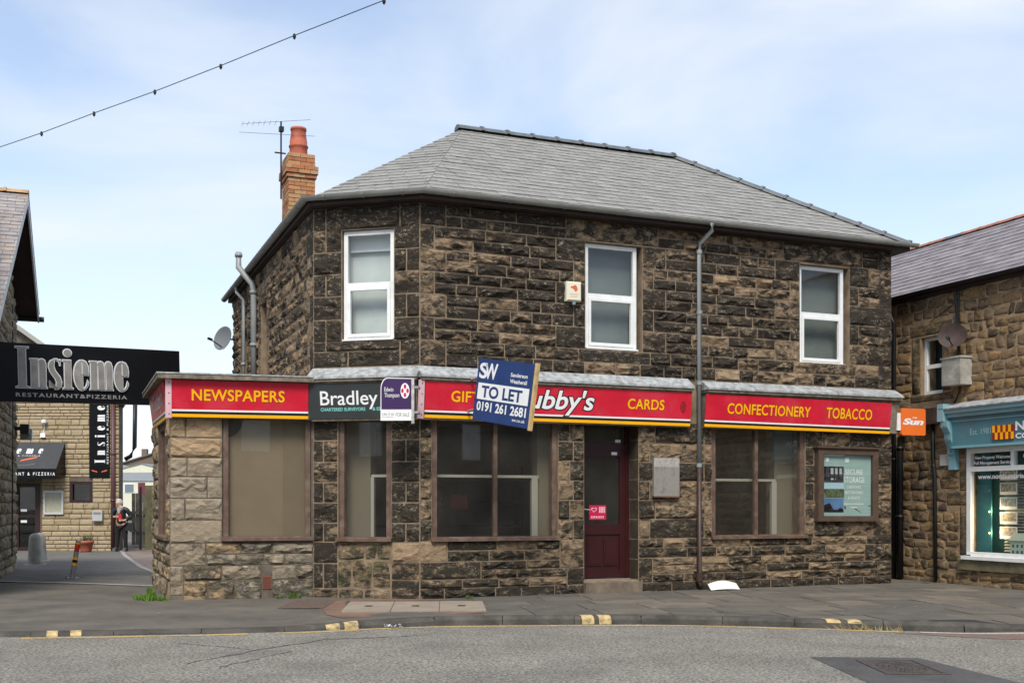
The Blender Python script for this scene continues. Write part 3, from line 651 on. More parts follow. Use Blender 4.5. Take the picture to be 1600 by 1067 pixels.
# --- roof
e = .22; ZE = 5.86; PT = R(33.5); RID = 3.05; ZR = 7.88
def uv(s, n_, z): q = C + U * s + Nn * n_; return Vector((q.x, q.y, z))
def offs(F, o):   # line of an eave: point, direction
    return F.P + F.n * o, F.d
def isect(a, b):
    (p, d), (q, k) = a, b; t = ((q.x - p.x) * k.y - (q.y - p.y) * k.x) / (d.x * k.y - d.y * k.x); return p + d * t
EV_C = isect(offs(FR, e), offs(CHF, e - .03)); EV_B = isect(offs(CHF, e - .03), offs(SIDE, .10)); EV_R = isect(offs(FR, e), offs(RGT, e))
vC, vB, vR = (Vector((p.x, p.y, ZE)) for p in (EV_C, EV_B, EV_R))
RL, RR = uv(1.63, 2.75, ZR), uv(5.84, 2.75, ZR)
SB = SIDE.p(-.2, .10, ZE); RB_ = uv(LEN + e, 2 * RID - e, ZE); BK = uv(4.9, 2 * RID - e, ZE)
RW = uv(1.63, 9.4, ZR); RWB = uv(4.9, 9.4, ZE)
roof = MB()
def tri(*p): roof.add(list(p), [tuple(range(len(p)))])
tri(vC, vR, RR, RL); tri(vB, vC, RL); tri(SB, vB, RL, RW); tri(vR, RB_, RR); tri(RB_, BK, RL, RR); tri(BK, RWB, RW, RL); tri(SB, RW, RWB)
roofo = roof.build('roof', mat('roof_underlay', (.07, .07, .07), .9), bld)
def slates(polys, row, wid, mats, parent, maxn, rng, seedpri=lambda c: -c.y, thick=.008):
    """polys: [(A, Bq, apex-left, apex-right)] facets with eave A->B; slates clipped to the facet"""
    out = []
    for (A, Bq, TL, TR) in polys:
        ex = (Bq - A).normalized(); nn = (Bq - A).cross(TL - A).normalized()
        if nn.z < 0: nn = -nn
        ey = nn.cross(ex).normalized(); L = (Bq - A).length; H_ = (TL - A).dot(ey); Hr = (TR - A).dot(ey)
        xl, xr = (TL - A).dot(ex), (TR - A).dot(ex); nrow = int(max(H_, Hr) / row); row_ = max(H_, Hr) / nrow
        for j in range(nrow):
            y0, y1 = j * row_ - (.03 if j == 0 else 0), min((j + 1) * row_ + .05, max(H_, Hr))
            lf = lambda y: xl * y / H_; rt = lambda y: L + (xr - L) * y / Hr
            x = lf(y0) - (wid * (.5 if j % 2 else 0)) - rng.uniform(0, .04)
            while x < rt(y0):
                x1 = x + wid; g_ = .003
                a, b, c_, d_ = max(x + g_, lf(y0)), min(x1 - g_, rt(y0)), min(x1 - g_, rt(y1)), max(x + g_, lf(y1))
                if b - a > .006:
                    c_ = max(c_, d_ + .002); k = rng.uniform(-.002, .003); yj = rng.uniform(-.006, .006); t0, t1 = .020 + k, .008 + k
                    P = lambda X, Y, h: A + ex * X + ey * Y + nn * h
                    out.append([P(a, y0 + yj, t0 - thick), P(b, y0 + yj, t0 - thick), P(c_, y1, t1 - thick), P(d_, y1, t1 - thick), P(a, y0 + yj, t0), P(b, y0 + yj, t0), P(c_, y1, t1), P(d_, y1, t1)])
                x = x1
    out.sort(key=lambda h: seedpri(h[4])); rs = [MB() for _ in mats]
    for i, h in enumerate(out):
        q = rng.randrange(len(mats))
        if i < maxn: m = MB(); m.hexa(h); m.build('slate', mats[q], parent)
        else: rs[q].hexa(h)
    for m, mt in zip(rs, mats):
        if m.v: m.build('upper_slates', mt, parent, kind='stuff')
slates([(vC, vR, RL, RR), (vB, vC, RL, RL)],   .170, .265, SLATE, roofo, 300, random.Random(5))
def ridge_tiles(a, b, n, matl, parent, r=.11, name='ridge_tile', lip=1.18):
    d = (b - a) / n; dn = d.normalized(); sd_ = dn.cross(Vector((0, 0, 1))).normalized(); up = sd_.cross(dn)
    for i in range(n):
        m = MB(); p, q = a + d * i, a + d * (i + 1) - dn * .004; K = 7; pr = []
        def ring(c_, rr, lift): return [c_ + sd_ * math.cos(math.pi * k / (K - 1)) * rr * 1.15 + up * (math.sin(math.pi * k / (K - 1)) * rr * .8 + lift) for k in range(K)]
        rings = [ring(p, r, .0), ring(q - dn * .05, r, .0), ring(q - dn * .05, r * lip, .004), ring(q, r * lip, .004)]
        m.add([v for g_ in rings for v in g_], [(i_ * K + k, i_ * K + k + 1, (i_ + 1) * K + k + 1, (i_ + 1) * K + k) for i_ in range(3) for k in range(K - 1)] + [tuple(range(K)), tuple(range(4 * K - 1, 3 * K - 1, -1))])
        m.build(name, matl[i % len(matl)] if isinstance(matl, list) else matl, parent)
up3 = Vector((0, 0, -.012))
ridge_tiles(RL + up3 - Vector((U.x, U.y, 0)) * .1, RR + up3, 9, RIDGE, roofo)
ridge_tiles(RR + up3, vR + up3, 10, RIDGE, roofo, r=.10, name='hip_tile')
# eaves: soffit, gutter
m = MB()
for F, a, b in ((FR, 0, LEN), (CHF, 0, CL), (SIDE, -.2, 8.2)):
    pass
loop = [SIDE.p(-.2, .09, 0), Vector((EV_B.x, EV_B.y, 0)), Vector((EV_C.x, EV_C.y, 0)), Vector((EV_R.x, EV_R.y, 0)), uv(LEN + e, 5.8, 0)]
inn = [SIDE.p(-.2, -.1, 0), SIDE.p(8.2, -.1, 0) , FR.p(0, -.15, 0), FR.p(LEN - .1, -.1, 0), uv(LEN - .1, 5.8, 0)]
for i in range(4):
    a, b, c_, d_ = loop[i], loop[i + 1], inn[i + 1], inn[i]
    m.hexa([Vector((q.x, q.y, 5.765)) for q in (a, b, c_, d_)] + [Vector((q.x, q.y, 5.84)) for q in (a, b, c_, d_)])
m.build('soffit', SOFFIT, bld)
def gutter_run(pts, r, matl, parent):
    m = MB(); K = 7; rings = []
    for i, p in enumerate(pts):
        d = (pts[min(i + 1, len(pts) - 1)] - pts[max(i - 1, 0)]).normalized(); s_ = d.cross(Vector((0, 0, 1))).normalized()
        rings.append([p + s_ * math.cos(math.pi * k / (K - 1)) * r - Vector((0, 0, math.sin(math.pi * k / (K - 1)) * r)) for k in range(K)])
    m.add([v for g_ in rings for v in g_], [(i * K + k, i * K + k + 1, (i + 1) * K + k + 1, (i + 1) * K + k) for i in range(len(pts) - 1) for k in range(K - 1)] + [tuple(range(K)), tuple(range(len(rings) * K - 1, (len(rings) - 1) * K - 1, -1))])
    o = m.build('gutter', matl, parent, smooth=True)
    return o
def ev(p, out): return Vector((p.x, p.y, 5.88))
g0 = isect(offs(FR, e + .06), offs(CHF, e + .03)); g1 = isect(offs(CHF, e + .03), offs(SIDE, .16)); gR = FR.p(LEN + e + .10, e + .06, 5.875)
gl_ = [SIDE.p(-.3, .16, 5.86), Vector((g1.x, g1.y, 5.885)), Vector((g0.x, g0.y, 5.885)), gR]
gut = gutter_run([gl_[0]] + [gl_[0].lerp(gl_[1], .5), gl_[1], gl_[2], gl_[2].lerp(gl_[3], .5), gl_[3]], .065, GUTTER, bld)
def bracket(p, d):
    m = MB(); s_ = d.cross(Vector((0, 0, 1))).normalized(); K = 7; r = .072
    rg = [[q + s_ * math.cos(math.pi * k / (K - 1)) * r - Vector((0, 0, math.sin(math.pi * k / (K - 1)) * r)) for k in range(K)] for q in (p - d * .016, p + d * .016)]
    m.add(rg[0] + rg[1], [(k, k + 1, k + 1 + K, k + K) for k in range(K - 1)]); m.build('gutter_bracket', GUTTER, gut)
for a, b, n in ((gl_[2], gl_[3], 10), (gl_[1], gl_[2], 3), (gl_[0], gl_[1], 9)):
    d = (b - a).normalized()
    for i in range(n): bracket(a.lerp(b, (i + .5) / n), d)

# --- upper windows
def upvc(F, hole, o, parent, blind, top_blind=None):
    s0, s1, z0, z1 = hole; root = part_empty('window', parent, F.p((s0 + s1) / 2, o, z0))
    zm = z0 + (z1 - z0) * .505; m = MB(); fw = .062
    m.fbox(F, s0, s0 + fw, o - .06, o, z0, z1); m.fbox(F, s1 - fw, s1, o - .06, o, z0, z1)
    m.fbox(F, s0 + fw, s1 - fw, o - .06, o, z0, z0 + fw); m.fbox(F, s0 + fw, s1 - fw, o - .06, o, z1 - fw, z1)
    m.fbox(F, s0 + fw, s1 - fw, o - .06, o + .004, zm - .03, zm + .04)
    m.build('frame', WHITE, root)
    m = MB(); a, b, c_, d_ = s0 + fw, s1 - fw, z0 + fw, zm - .03; k = .045
    m.fbox(F, a, a + k, o - .03, o + .018, c_, d_); m.fbox(F, b - k, b, o - .03, o + .018, c_, d_); m.fbox(F, a + k, b - k, o - .03, o + .018, c_, c_ + k); m.fbox(F, a + k, b - k, o - .03, o + .018, d_ - k, d_)
    m.build('casement', WHITE, root)
    for (p, q) in ((z0 + fw, zm - .03), (zm + .04, z1 - fw)):
        m = MB(); m.fbox(F, s0 + fw, s1 - fw, o - .036, o - .03, p, q); m.build('pane', GLASS, root)
    m = MB(); m.fbox(F, s0, s1, o, o + .07, z0 - .0, z0 + .022); m.build('sill', WHITE, root)
    m = MB(); m.fbox(F, s0 - .05, s1 + .05, o - .30, o - .24, z0 - .05, z1 + .05); m.build('blind', blind, root)
    if top_blind:
        m = MB(); m.fbox(F, s0 + .03, s1 - .03, o - .2, o - .18, z1 - top_blind, z1); m.build('roller_blind', BLIND, root)
upvc(FR, (2.69, 3.60, 3.785, 5.425), -.07, bld, BLIND2)
upvc(FR, (6.69, 7.62, 3.745, 5.405), -.07, bld, BLIND2)
upvc(CHF, (.465, 1.255, 3.785, 5.41), -.05, bld, mat('pale_net', (.52, .56, .55), .9, var=.08), .27)
m = MB(); m.fbox(SIDE, 3.55, 4.2, -.25, -.2, 3.7, 5.1); m.fbox(SIDE, 1.3, 1.9, -.25, -.2, 3.6, 4.9); m.build('dark_opening_panel', INT_D, bld)  # flat panels stand in for the dark interior behind both window openings

# --- shop windows (brown timber, one mullion) with sills
def shopwin(F, s0, s1, z0, z1, o, mull, glass, parent, fw=.075):
    root = part_empty('shop_window', parent, F.p((s0 + s1) / 2, o, z0)); m = MB()
    m.fbox(F, s0, s0 + fw, o - .08, o, z0, z1); m.fbox(F, s1 - fw, s1, o - .08, o, z0, z1); m.fbox(F, s0 + fw, s1 - fw, o - .08, o, z1 - fw, z1); m.fbox(F, s0 + fw, s1 - fw, o - .08, o - .012, z0, z0 + .03)
    m.build('frame', BROWN, root)
    xs_ = [s0 + fw]
    for q in mull:
        m = MB(); m.fbox(F, q - .032, q + .032, o - .07, o - .004, z0 + .03, z1 - fw); m.build('mullion', BROWN, root); xs_ += [q - .032, q + .032]
    xs_.append(s1 - fw)
    for a, b in zip(xs_[::2], xs_[1::2]):
        m = MB(); m.fbox(F, a, b, o - .046, o - .04, z0 + .03, z1 - fw); m.build('pane', glass, root)
    m = MB(); m.hexa([F.p(s0 - .03, .07, z0 - .035), F.p(s1 + .03, .07, z0 - .035), F.p(s1 + .03, o - .07, z0 - .035), F.p(s0 - .03, o - .07, z0 - .035), F.p(s0 - .03, .07, z0 + .01), F.p(s1 + .03, .07, z0 + .01), F.p(s1 + .03, o - .07, z0 + .03), F.p(s0 - .03, o - .07, z0 + .03)])
    m.build('sill', BROWN, root); return root
wa = shopwin(FR, .195, 2.195, .865, 2.70, -.02, [1.19], GLASS_D, bld)
wb = shopwin(FR, 4.955, 6.765, .845, 2.70, -.02, [5.82], GLASS_D, bld)
wc = shopwin(CHF, .405, 1.215, .865, 2.70, -.02, [], GLASS_D, bld)
wx = shopwin(EXT, .745, 2.005, .875, 2.70, -.02, [], GLASS_D, bld)
ws = shopwin(EXS, .96, 2.71, .88, 2.6, -.02, [1.85], GLASS_D, bld)
m = MB(); m.fbox(EXT, .70, 2.03, -.16, -.135, .8, 2.72); m.build('backing_board', BEIGE, wx)
m = MB(); m.fbox(EXT, 1.62, 2.03, -.133, -.115, .8, 2.72); m.build('overlap_board', mat('beige_backing_darker', (.225, .175, .12), .8, var=.06), wx)  # right-hand strip of the backing in a darker beige
m = MB(); pts = [(.80 + .24 * math.cos(a), 2.66 + .30 * math.sin(a)) for a in [-math.pi * k / 14 for k in range(15)]]
Se = Surf(EXT.p(0, 0, 0), (EXT.d.x, EXT.d.y, 0), (0, 0, 1)); Se.poly(m, pts[::-1], -.132, -.125); m.build('dark_disc', INT_D, wx)
m = MB(); m.fbox(EXS, .9, 2.75, -.3, -.27, .8, 2.65); m.build('backing_board', INT, ws)
# inner white transoms and posts behind the shop windows
for (F, a, b, zt, pz, root) in ((FR, .2, 2.02, 1.80, 1.90, wa), (FR, 4.9, 6.40, 1.78, 6.32, wb), (CHF, .80, 1.25, 1.80, .79, wc)):
    m = MB(); m.fbox(F, a, b, -.34, -.30, zt - .02, zt + .02); m.build('inner_transom', mat('inner_white_post', (.45, .44, .40), .6), root)
    m = MB(); m.fbox(F, pz, pz + .1 if F is FR else pz + .05, -.36, -.30, .8, zt - .02); m.build('inner_post', mat('inner_white_post', (.45, .44, .40), .6), root)
m = MB(); m.fbox(FR, 2.02, 2.3, -.60, -.36, .05, 2.75); m.fbox(FR, 6.42, 6.8, -.60, -.37, .05, 2.75); m.fbox(CHF, .38, .76, -.6, -.37, .05, 2.75); m.build('inner_reveal', CREAMP, bld)
# the room behind
m = MB(); m.fbox(FR, -.9, 8.3, -5.2, -5.1, .0, 2.8); m.build('room_back_wall', INT, bld)
m = MB(); m.fbox(FR, .2, 8.3, -5.1, -.36, -.02, .05); m.fbox(FR, -1.0, .2, -5.1, -1.5, -.02, .05); m.build('room_floor', mat('room_floor_vinyl', (.16, .14, .12), .7), bld)
m = MB(); m.fbox(FR, .2, 8.3, -5.1, -.36, 2.76, 2.82); m.fbox(FR, -1.0, .2, -5.1, -1.5, 2.76, 2.82); m.build('room_ceiling', INT, bld)
m = MB(); m.fbox(FR, 3.9, 4.0, -5.1, -.36, .05, 2.76); m.fbox(FR, 8.2, 8.3, -5.1, -.36, .05, 2.76); m.fbox(FR, -1.1, -1.0, -5.1, -1.6, .05, 2.76); m.build('room_partition', INT, bld)
m = MB()
for k in range(4): m.fbox(FR, .3, 3.4, -4.6, -4.25, .5 + k * .45, .53 + k * .45)
m.fbox(FR, .3, .34, -4.6, -4.25, .05, 2.1); m.fbox(FR, 3.36, 3.4, -4.6, -4.25, .05, 2.1)
sh = thing('shop_shelving', 'dim empty shelving unit at the back inside the left shop window', 'shelving', FR.p(1.8, -4.4, .05)); m.build('rack', INT_D, sh)

gd = thing('window_goods', 'dim heap of orange and red goods inside the wide shop window', 'goods', FR.p(.9, -2.0, .05)); rng = random.Random(12)
for k in range(12):
    m = MB(); a_ = .45 + rng.uniform(0, .75); z0_ = rng.choice((.05, .5, .95, 1.3)); m.fbox(FR, a_, a_ + rng.uniform(.16, .3), -2.4 + rng.uniform(-.1, .1), -2.05 + rng.uniform(-.1, .1), z0_, z0_ + rng.uniform(.2, .42)); m.build('carton', rng.choice((mat('orange_carton', (.45, .15, .04), .8), mat('red_carton', (.32, .05, .04), .8), INT_D)), gd)
# --- door
door = part_empty('door', bld, FR.p(3.1, -.30, .19)); o = -.30
m = MB(); m.fbox(FR, 2.66, 2.72, o - .07, o, .19, 2.70); m.fbox(FR, 3.53, 3.595, o - .07, o, .19, 2.70); m.fbox(FR, 2.72, 3.53, o - .07, o, 2.25, 2.33); m.build('door_frame', MAROON, door)
m = MB()
for a, b, c_, d_ in ((2.72, 2.82, .21, 2.25), (3.43, 3.53, .21, 2.25), (2.82, 3.43, .21, .33), (2.82, 3.43, .90, 1.06), (2.82, 3.43, 2.13, 2.25)): m.fbox(FR, a, b, o - .06, o - .008, c_, d_)
m.fbox(FR, 2.82, 3.43, o - .05, o - .03, .33, .90); m.build('door_leaf', MAROON, door)
for (a, b) in ((2.86, 3.10), (3.15, 3.39)):
    m = MB(); m.fbox(FR, a, b, o - .03, o - .016, .40, .84); m.build('door_panel', MAROON, door)
    m = MB(); m.fbox(FR, a + .03, b - .03, o - .016, o - .010, .43, .81); m.build('panel_field', MAROON, door)
m = MB(); m.fbox(FR, 2.82, 3.43, o - .042, o - .036, 1.06, 2.13); m.build('door_pane', GLASS_D, door)
m = MB(); m.fbox(FR, 2.72, 3.53, o - .042, o - .036, 2.33, 2.70); m.build('transom_pane', GLASS_D, door)
m = MB(); m.fbox(FR, 2.66, 3.595, o - .05, o + .03, .165, .195); m.build('threshold', GALV, door)
m = MB(); m.fbox(FR, 2.74, 2.77, o, o + .012, 1.15, 1.38); m.tube([FR.p(2.755, o + .012, 1.30), FR.p(2.755, o + .05, 1.30), FR.p(2.88, o + .05, 1.285)], .010, 6); m.build('door_handle', GALV, door)
Sd = Surf(FR.p(0, o - .034, 0), (U.x, U.y, 0), (0, 0, 1))
m = MB(); Sd.box(m, 2.90, 3.20, 1.13, 1.36, .0, .001); stk = m.build('door_sticker', MAGE, door)
m = MB()
for k in range(4): Sd.box(m, 3.075 + k * .028, 3.095 + k * .028, 1.24, 1.335, .001, .002)
for k in range(8): Sd.box(m, 2.93 + k * .03, 2.948 + k * .03, 1.155, 1.19, .001, .002)
ht = [(2.985 + .05 * (16 * math.sin(t) ** 3) / 16, 1.29 + .045 * (13 * math.cos(t) - 5 * math.cos(2 * t) - 2 * math.cos(3 * t) - math.cos(4 * t)) / 16) for t in [2 * math.pi * k / 24 for k in range(24)]]
for i in range(24):
    a, b = ht[i], ht[(i + 1) % 24]; c_ = (2.985, 1.285); q = lambda p, f: (c_[0] + (p[0] - c_[0]) * f, c_[1] + (p[1] - c_[1]) * f)
    m.add([Sd.p(*a, .002), Sd.p(*b, .002), Sd.p(*q(b, .68), .002), Sd.p(*q(a, .68), .002)], [(0, 1, 2, 3)])
m.build('sticker_print', PINK, stk)
for (a, b, c_, d_, par) in ((3.28, 3.38, 2.16, 2.205, .028), (3.36, 3.46, 2.36, 2.405, .0)):
    m = MB(); Sd.box(m, a, b, c_, d_, par, par + .002); m.build('small_label', WHT, door)
m = MB(); m.fbox(FR, 2.63, 3.62, -.36, .10, -.06, .165); m.build('door_step', mat('worn_sandstone_step', (.165, .13, .092), .9, var=.35, vscale=5, bump=.5), bld)
for (s_, w_) in ((2.635, -1), (3.60, 1)):   # plain dressed reveals
    m = MB()
    for i in range(8):
        z0 = .19 + i * .315; m.fbox(FR, s_ if w_ > 0 else s_ - .0, s_ + .02, -.36, -.012, z0 + .006, min(2.7, z0 + .309))
    m.build('door_reveal', mat('dressed_reveal', (.10, .085, .068), .9, var=.4, vscale=6, bump=.4), bld)

# --- shopfront cornice: timber behind the fascias, lead flashing above
def cornice(F, s0, s1, zt=3.385, parent=bld):
    m = MB(); m.hexa([F.p(s0, .27, 3.205), F.p(s1, .27, 3.205), F.p(s1, .05, 3.205), F.p(s0, .05, 3.205), F.p(s0, .27, 3.235), F.p(s1, .27, 3.235), F.p(s1, .04, zt), F.p(s0, .04, zt)])
    m.build('lead_flashing', LEAD, parent)
    m = MB(); m.fbox(F, s0 + .01, s1 - .01, .0, .25, 3.165, 3.205); m.fbox(F, s0 + .02, s1 - .02, .0, .22, 3.145, 3.165); m.build('cornice_moulding', TIMBER, parent)
    m = MB(); m.hexa([F.p(s0 + .03, .14, 2.60), F.p(s1 - .03, .14, 2.60), F.p(s1 - .03, .0, 2.60), F.p(s0 + .03, .0, 2.60), F.p(s0 + .03, .185, 3.145), F.p(s1 - .03, .185, 3.145), F.p(s1 - .03, 0, 3.145), F.p(s0 + .03, 0, 3.145)])
    m.build('fascia_backing', TIMBER, parent)
cornice(FR, -.06, 4.47); cornice(FR, 4.72, LEN + .05, 3.36)
cornice(CHF, -.0, CL + .04)
m = MB(); q = [EXT.p(-.30, .28, 0), EXT.p(EL + .0, .28, 0), EXT.p(EL, -.3, 0), Vector((EXS.p(0, -2.6, 0))), EXS.p(0, .28, 0)]
m = MB(); n = 5; pts = [EXT.p(-.16, .29, 0), EXT.p(EL - .02, .29, 0), EXT.p(EL - .02, -.1, 0), SIDE.p(8.2 - 2.93, .02, 0), EXS.p(-.1, .17, 0)]
m.add([Vector((p.x, p.y, 3.16)) for p in pts] + [Vector((p.x, p.y, 3.225)) for p in pts], [tuple(range(4, -1, -1)), tuple(range(5, 10))] + [(i, (i + 1) % 5, (i + 1) % 5 + 5, i + 5) for i in range(5)])
m.build('flat_roof_edge', TIMBER, bld)
m = MB(); pts2 = [EXT.p(-.17, .30, 0), EXT.p(EL - .02, .30, 0), EXT.p(EL - .02, -.1, 0), SIDE.p(8.2 - 2.93, .02, 0), EXS.p(-.1, .18, 0)]
m.add([Vector((p.x, p.y, 3.226)) for p in pts2] + [Vector((p.x, p.y, 3.246)) for p in pts2], [tuple(range(4, -1, -1)), tuple(range(5, 10))] + [(i, (i + 1) % 5, (i + 1) % 5 + 5, i + 5) for i in range(5)])
m.build('flat_roof_felt', LEAD, bld)
m = MB(); m.fbox(EXT, .0, EL - .02, .0, .13, 2.62, 3.16); m.fbox(EXS, .0, 2.93, .0, .015, 2.62, 3.16); m.build('fascia_backing', TIMBER, bld)

# --- chimney
CO = C + U * (-1.35 + .30) + Nn * 4.5
chim = part_empty('chimney', bld, (CO.x, CO.y, 5.6)); CF = Frame(CO, U)
m = MB(); m.fbox(CF, .012, .47, -.60, -.012, 5.5, 7.66); m.build('stack_core', MORTAR_D, chim)
rng = random.Random(8); z = 5.62; row = 0
while z < 7.64:
    ov = 0.0
    if 7.27 <= z < 7.44: ov = .05
    elif 7.20 <= z < 7.27: ov = .025
    elif z >= 7.44: ov = .0
    for F_, L_ in ((CF, .482), (Frame(CO + Nn * .612, -Nn), .612), (Frame(CO + U * .482, Nn), .612)):
        x = -ov + (.0 if row % 2 else -.11)
        while x < L_ + ov - .01:
            a, b = max(x, -ov), min(x + .22, L_ + ov)
            if b - a > .03:
                m = MB(); k = rng.uniform(-.003, .004); m.fbox(F_, a + .004, b - .004, -.09, ov + k, z + .005, z + .069); m.build('brick', rng.choice(BRICK), chim)
            x += .22
    z += .074; row += 1
m = MB(); pc = CF.p(.241, -.3, 7.64)
m.lathe([(.20, 0), (.165, .05), (.165, .12), (.16, .22), (.175, .235), (.178, .26), (.16, .28), (.158, .36), (.15, .37), (.15, .40), (.14, .46), (.135, .54), (.148, .55), (.145, .59), (.115, .595), (.11, .4)], pc, 20); m.build('chimney_pot', TERRA, chim, smooth=True)

# ================================================================== FASCIA SIGNS
def fascia(name, label, F, s0, s1, zb0, zb1, h, o0, lean, words, trim=None):
    A = F.p(s0, o0, zb0); Bq = F.p(s1, o0, zb1); S = Surf(A, Bq - A, Vector((F.n.x * lean, F.n.y * lean, 1))); L = (Bq - A).length
    t = thing(name, label, 'sign', A); m = MB(); S.box(m, 0, L, .205 * h, h, -.02, 0); m.build('red_panel', RED, t)
    for a, b, mt, nm in ((.155, .205, WHT, 'white_stripe'), (.085, .155, BLK, 'black_stripe'), (0, .085, YEL, 'amber_stripe')):
        m = MB(); S.box(m, 0, L, a * h, b * h, -.02, .001); m.build(nm, mt, t)
    for (wd, x0, x1, y0, y1, kw) in words:
        sh = kw.get('shear', 0); ref = kw.get('ref')
        for off, d, mt, nm in ((kw.get('out', .042), .0025, BLK, 'letter_outline'), (kw.get('bold', .022), .0045, kw.get('mat', YEL), 'lettering')):
            m = MB(); text(m, S, wd, x0, x1, y0, y1, d, offset=off, shear=sh, ref=ref, space=kw.get('space', 1.05)); m.build(nm, mt, t)
    if trim:
        for x in trim:
            m = MB(); S.box(m, x, x + .085, -.015, h + .01, -.03, .008); tr_ = m.build('corner_trim', PINK, t)
            m = MB()
            for k in range(4):
                yy_ = .04 + k * (h - .08) / 3; pts = [(x + .05 + .009 * math.cos(a), yy_ + .009 * math.sin(a)) for a in [2 * math.pi * q / 8 for q in range(8)]]; S.poly(m, pts, .008, .011)
            m.build('screw_heads', BLK, tr_)
    return t, S
fascia('shop_sign', 'red fascia sign reading NEWSPAPERS in amber letters above left extension window', EXT, .0, 1.955, 2.625, 2.630, .528, .14, .13,
       [('NEWSPAPERS', .31, 1.61, .24, .40, {})], trim=(-.055,))
fascia('shop_sign', 'red fascia sign with GIFTS and CARDS above the wide window and door', FR, .02, 4.445, 2.624, 2.616, .53, .155, .12,
       [('GIFTS', .40, .93, .245, .40, {}), ("Chubby's", 1.13, 2.70, .195, .47, dict(shear=.22, ref='Chubb', mat=WHT, out=.06, bold=.02, space=1.0)), ('CARDS', 3.29, 3.93, .24, .395, {})], trim=(-.10,))
fascia('shop_sign', 'red fascia sign reading CONFECTIONERY and TOBACCO above the right window', FR, 4.715, 8.42, 2.618, 2.588, .525, .155, .12,
       [('CONFECTIONERY', .405, 2.02, .225, .39, {}), ('TOBACCO', 2.35, 3.295, .225, .40, {})])
fascia('shop_sign', 'narrow red fascia end panel on the side of the left extension', EXS, .2, 2.925, 2.63, 2.625, .53, .025, .13, [])
# faded white lettering ghost on the end panel
Sx = Surf(EXS.p(.2, .030, 2.63), (EXS.d.x, EXS.d.y, 0), (EXS.n.x * .13, EXS.n.y * .13, 1))
m = MB(); text(m, Sx, "Chubby's", .7, 2.3, .20, .46, .004, offset=.02, shear=.22, ref='Chubb'); m.build('lettering', mat('faded_white', (.55, .45, .45), .5), bpy.data.objects['shop_sign.003'])
# stain marks on the fascia
t2 = bpy.data.objects['shop_sign.001']
Sf = Surf(FR.p(.02, .155, 2.624), (U.x, U.y, 0), (FR.n.x * .12, FR.n.y * .12, 1))
m = MB(); pts = [(4.28 + .055 * math.cos(a), .29 + .10 * math.sin(a)) for a in [2 * math.pi * k / 16 for k in range(16)]]; Sf.poly(m, pts, .0, .0015); m.build('stain', mat('dark_red_stain', (.27, .012, .018), .5, var=.3, vscale=20), t2)
# Bradley Hall board on the chamfer
A = CHF.p(.0, .15, 2.628); Bq = CHF.p(1.72, .15, 2.622); S = Surf(A, Bq - A, (CHF.n.x * .12, CHF.n.y * .12, 1))
t = thing('estate_agent_fascia', 'charcoal estate agent fascia board with white lettering on the chamfered corner', 'sign', A)
m = MB(); S.box(m, .0, 1.66, 0, .53, -.02, .004); m.build('board', CHAR, t)
m = MB(); text(m, S, 'Bradley Hall', .19, 1.62, .205, .405, .0065, ref='Bdl', offset=.008); m.build('lettering', WHT, t)
m = MB(); text(m, S, 'CHARTERED SURVEYORS', .19, .885, .115, .162, .0065, offset=.02); text(m, S, '& ESTATE AGENTS', 1.0, 1.55, .115, .162, .0065, offset=.02, ref='ESTATE'); m.build('strapline', AQUA, t)

# ================================================================== BOARDS AND BOXES ON THE SHOP
# TO LET flag board
Pl, Pr = Vector((-.56, 15.72)), Vector((.205, 14.80)); zl0, zr0 = 1.375 + (787.6 - 654.7) * 15.72 / 1740, 1.375 + (787.6 - 670) * 14.8 / 1740
A = Vector((Pl.x, Pl.y, zl0)); Bq = Vector((Pr.x, Pr.y, zr0)); Wd = (Bq - A).length; Hh = .86
S = Surf(A, Bq - A, (.03, -.01, 1))
t = thing('to_let_board', 'navy TO LET flag board with white phone number projecting over the shop window', 'sign board', A)
m = MB(); S.box(m, 0, Wd, 0, Hh, -.012, 0); m.build('board', NAVY, t)
m = MB(); S.box(m, .04 * Wd, .955 * Wd, .345 * Hh, .61 * Hh, 0, .001); m.build('white_panel', WHT, t)
m = MB(); text(m, S, 'TO LET', .12 * Wd, .84 * Wd, .385 * Hh, .565 * Hh, .003, offset=.03, space=1.0); m.build('lettering', NAVY, t)
m = MB(); text(m, S, 'S', .045 * Wd, .175 * Wd, .69 * Hh, .925 * Hh, .003, offset=.03); text(m, S, 'W', .145 * Wd, .36 * Wd, .69 * Hh, .925 * Hh, .003, offset=.03)
m.build('initials', WHT, t); m = MB(); text(m, S, 'Sanderson', .61 * Wd, .90 * Wd, .765 * Hh, .825 * Hh, .003, offset=.02, ref='Sd'); text(m, S, 'Weatherall', .61 * Wd, .90 * Wd, .665 * Hh, .725 * Hh, .003, offset=.02, ref='Wthl')
m.build('logo_lettering', WHT, t); m = MB(); text(m, S, '0191 261 2681', .06 * Wd, .94 * Wd, .165 * Hh, .305 * Hh, .003, offset=.03); text(m, S, 'sw.co.uk', .72 * Wd, .94 * Wd, .075 * Hh, .125 * Hh, .003, offset=.01, ref='sk'); m.build('phone_lettering', WHT, t)
m = MB(); S.box(m, Wd + .002, Wd + .045, -.02, Hh + .015, -.05, .0); m.build('batten', PINE, t)
m = MB(); S.box(m, .02, Wd, Hh - .06, Hh - .02, -.055, -.0125); S.box(m, .02, Wd, .02, .06, -.055, -.0125); m.build('rear_rail', PINE, t)
for yb_ in (.2, .66):
    p = S.p(.22, yb_, -.06); oo = (Vector((p.x, p.y)) - C).dot(FR.n); q = p - Vector((FR.n.x, FR.n.y, 0)) * (oo - .19); m = MB(); m.tube([p, q], .02, 6); m.build('bracket', GALV, t)
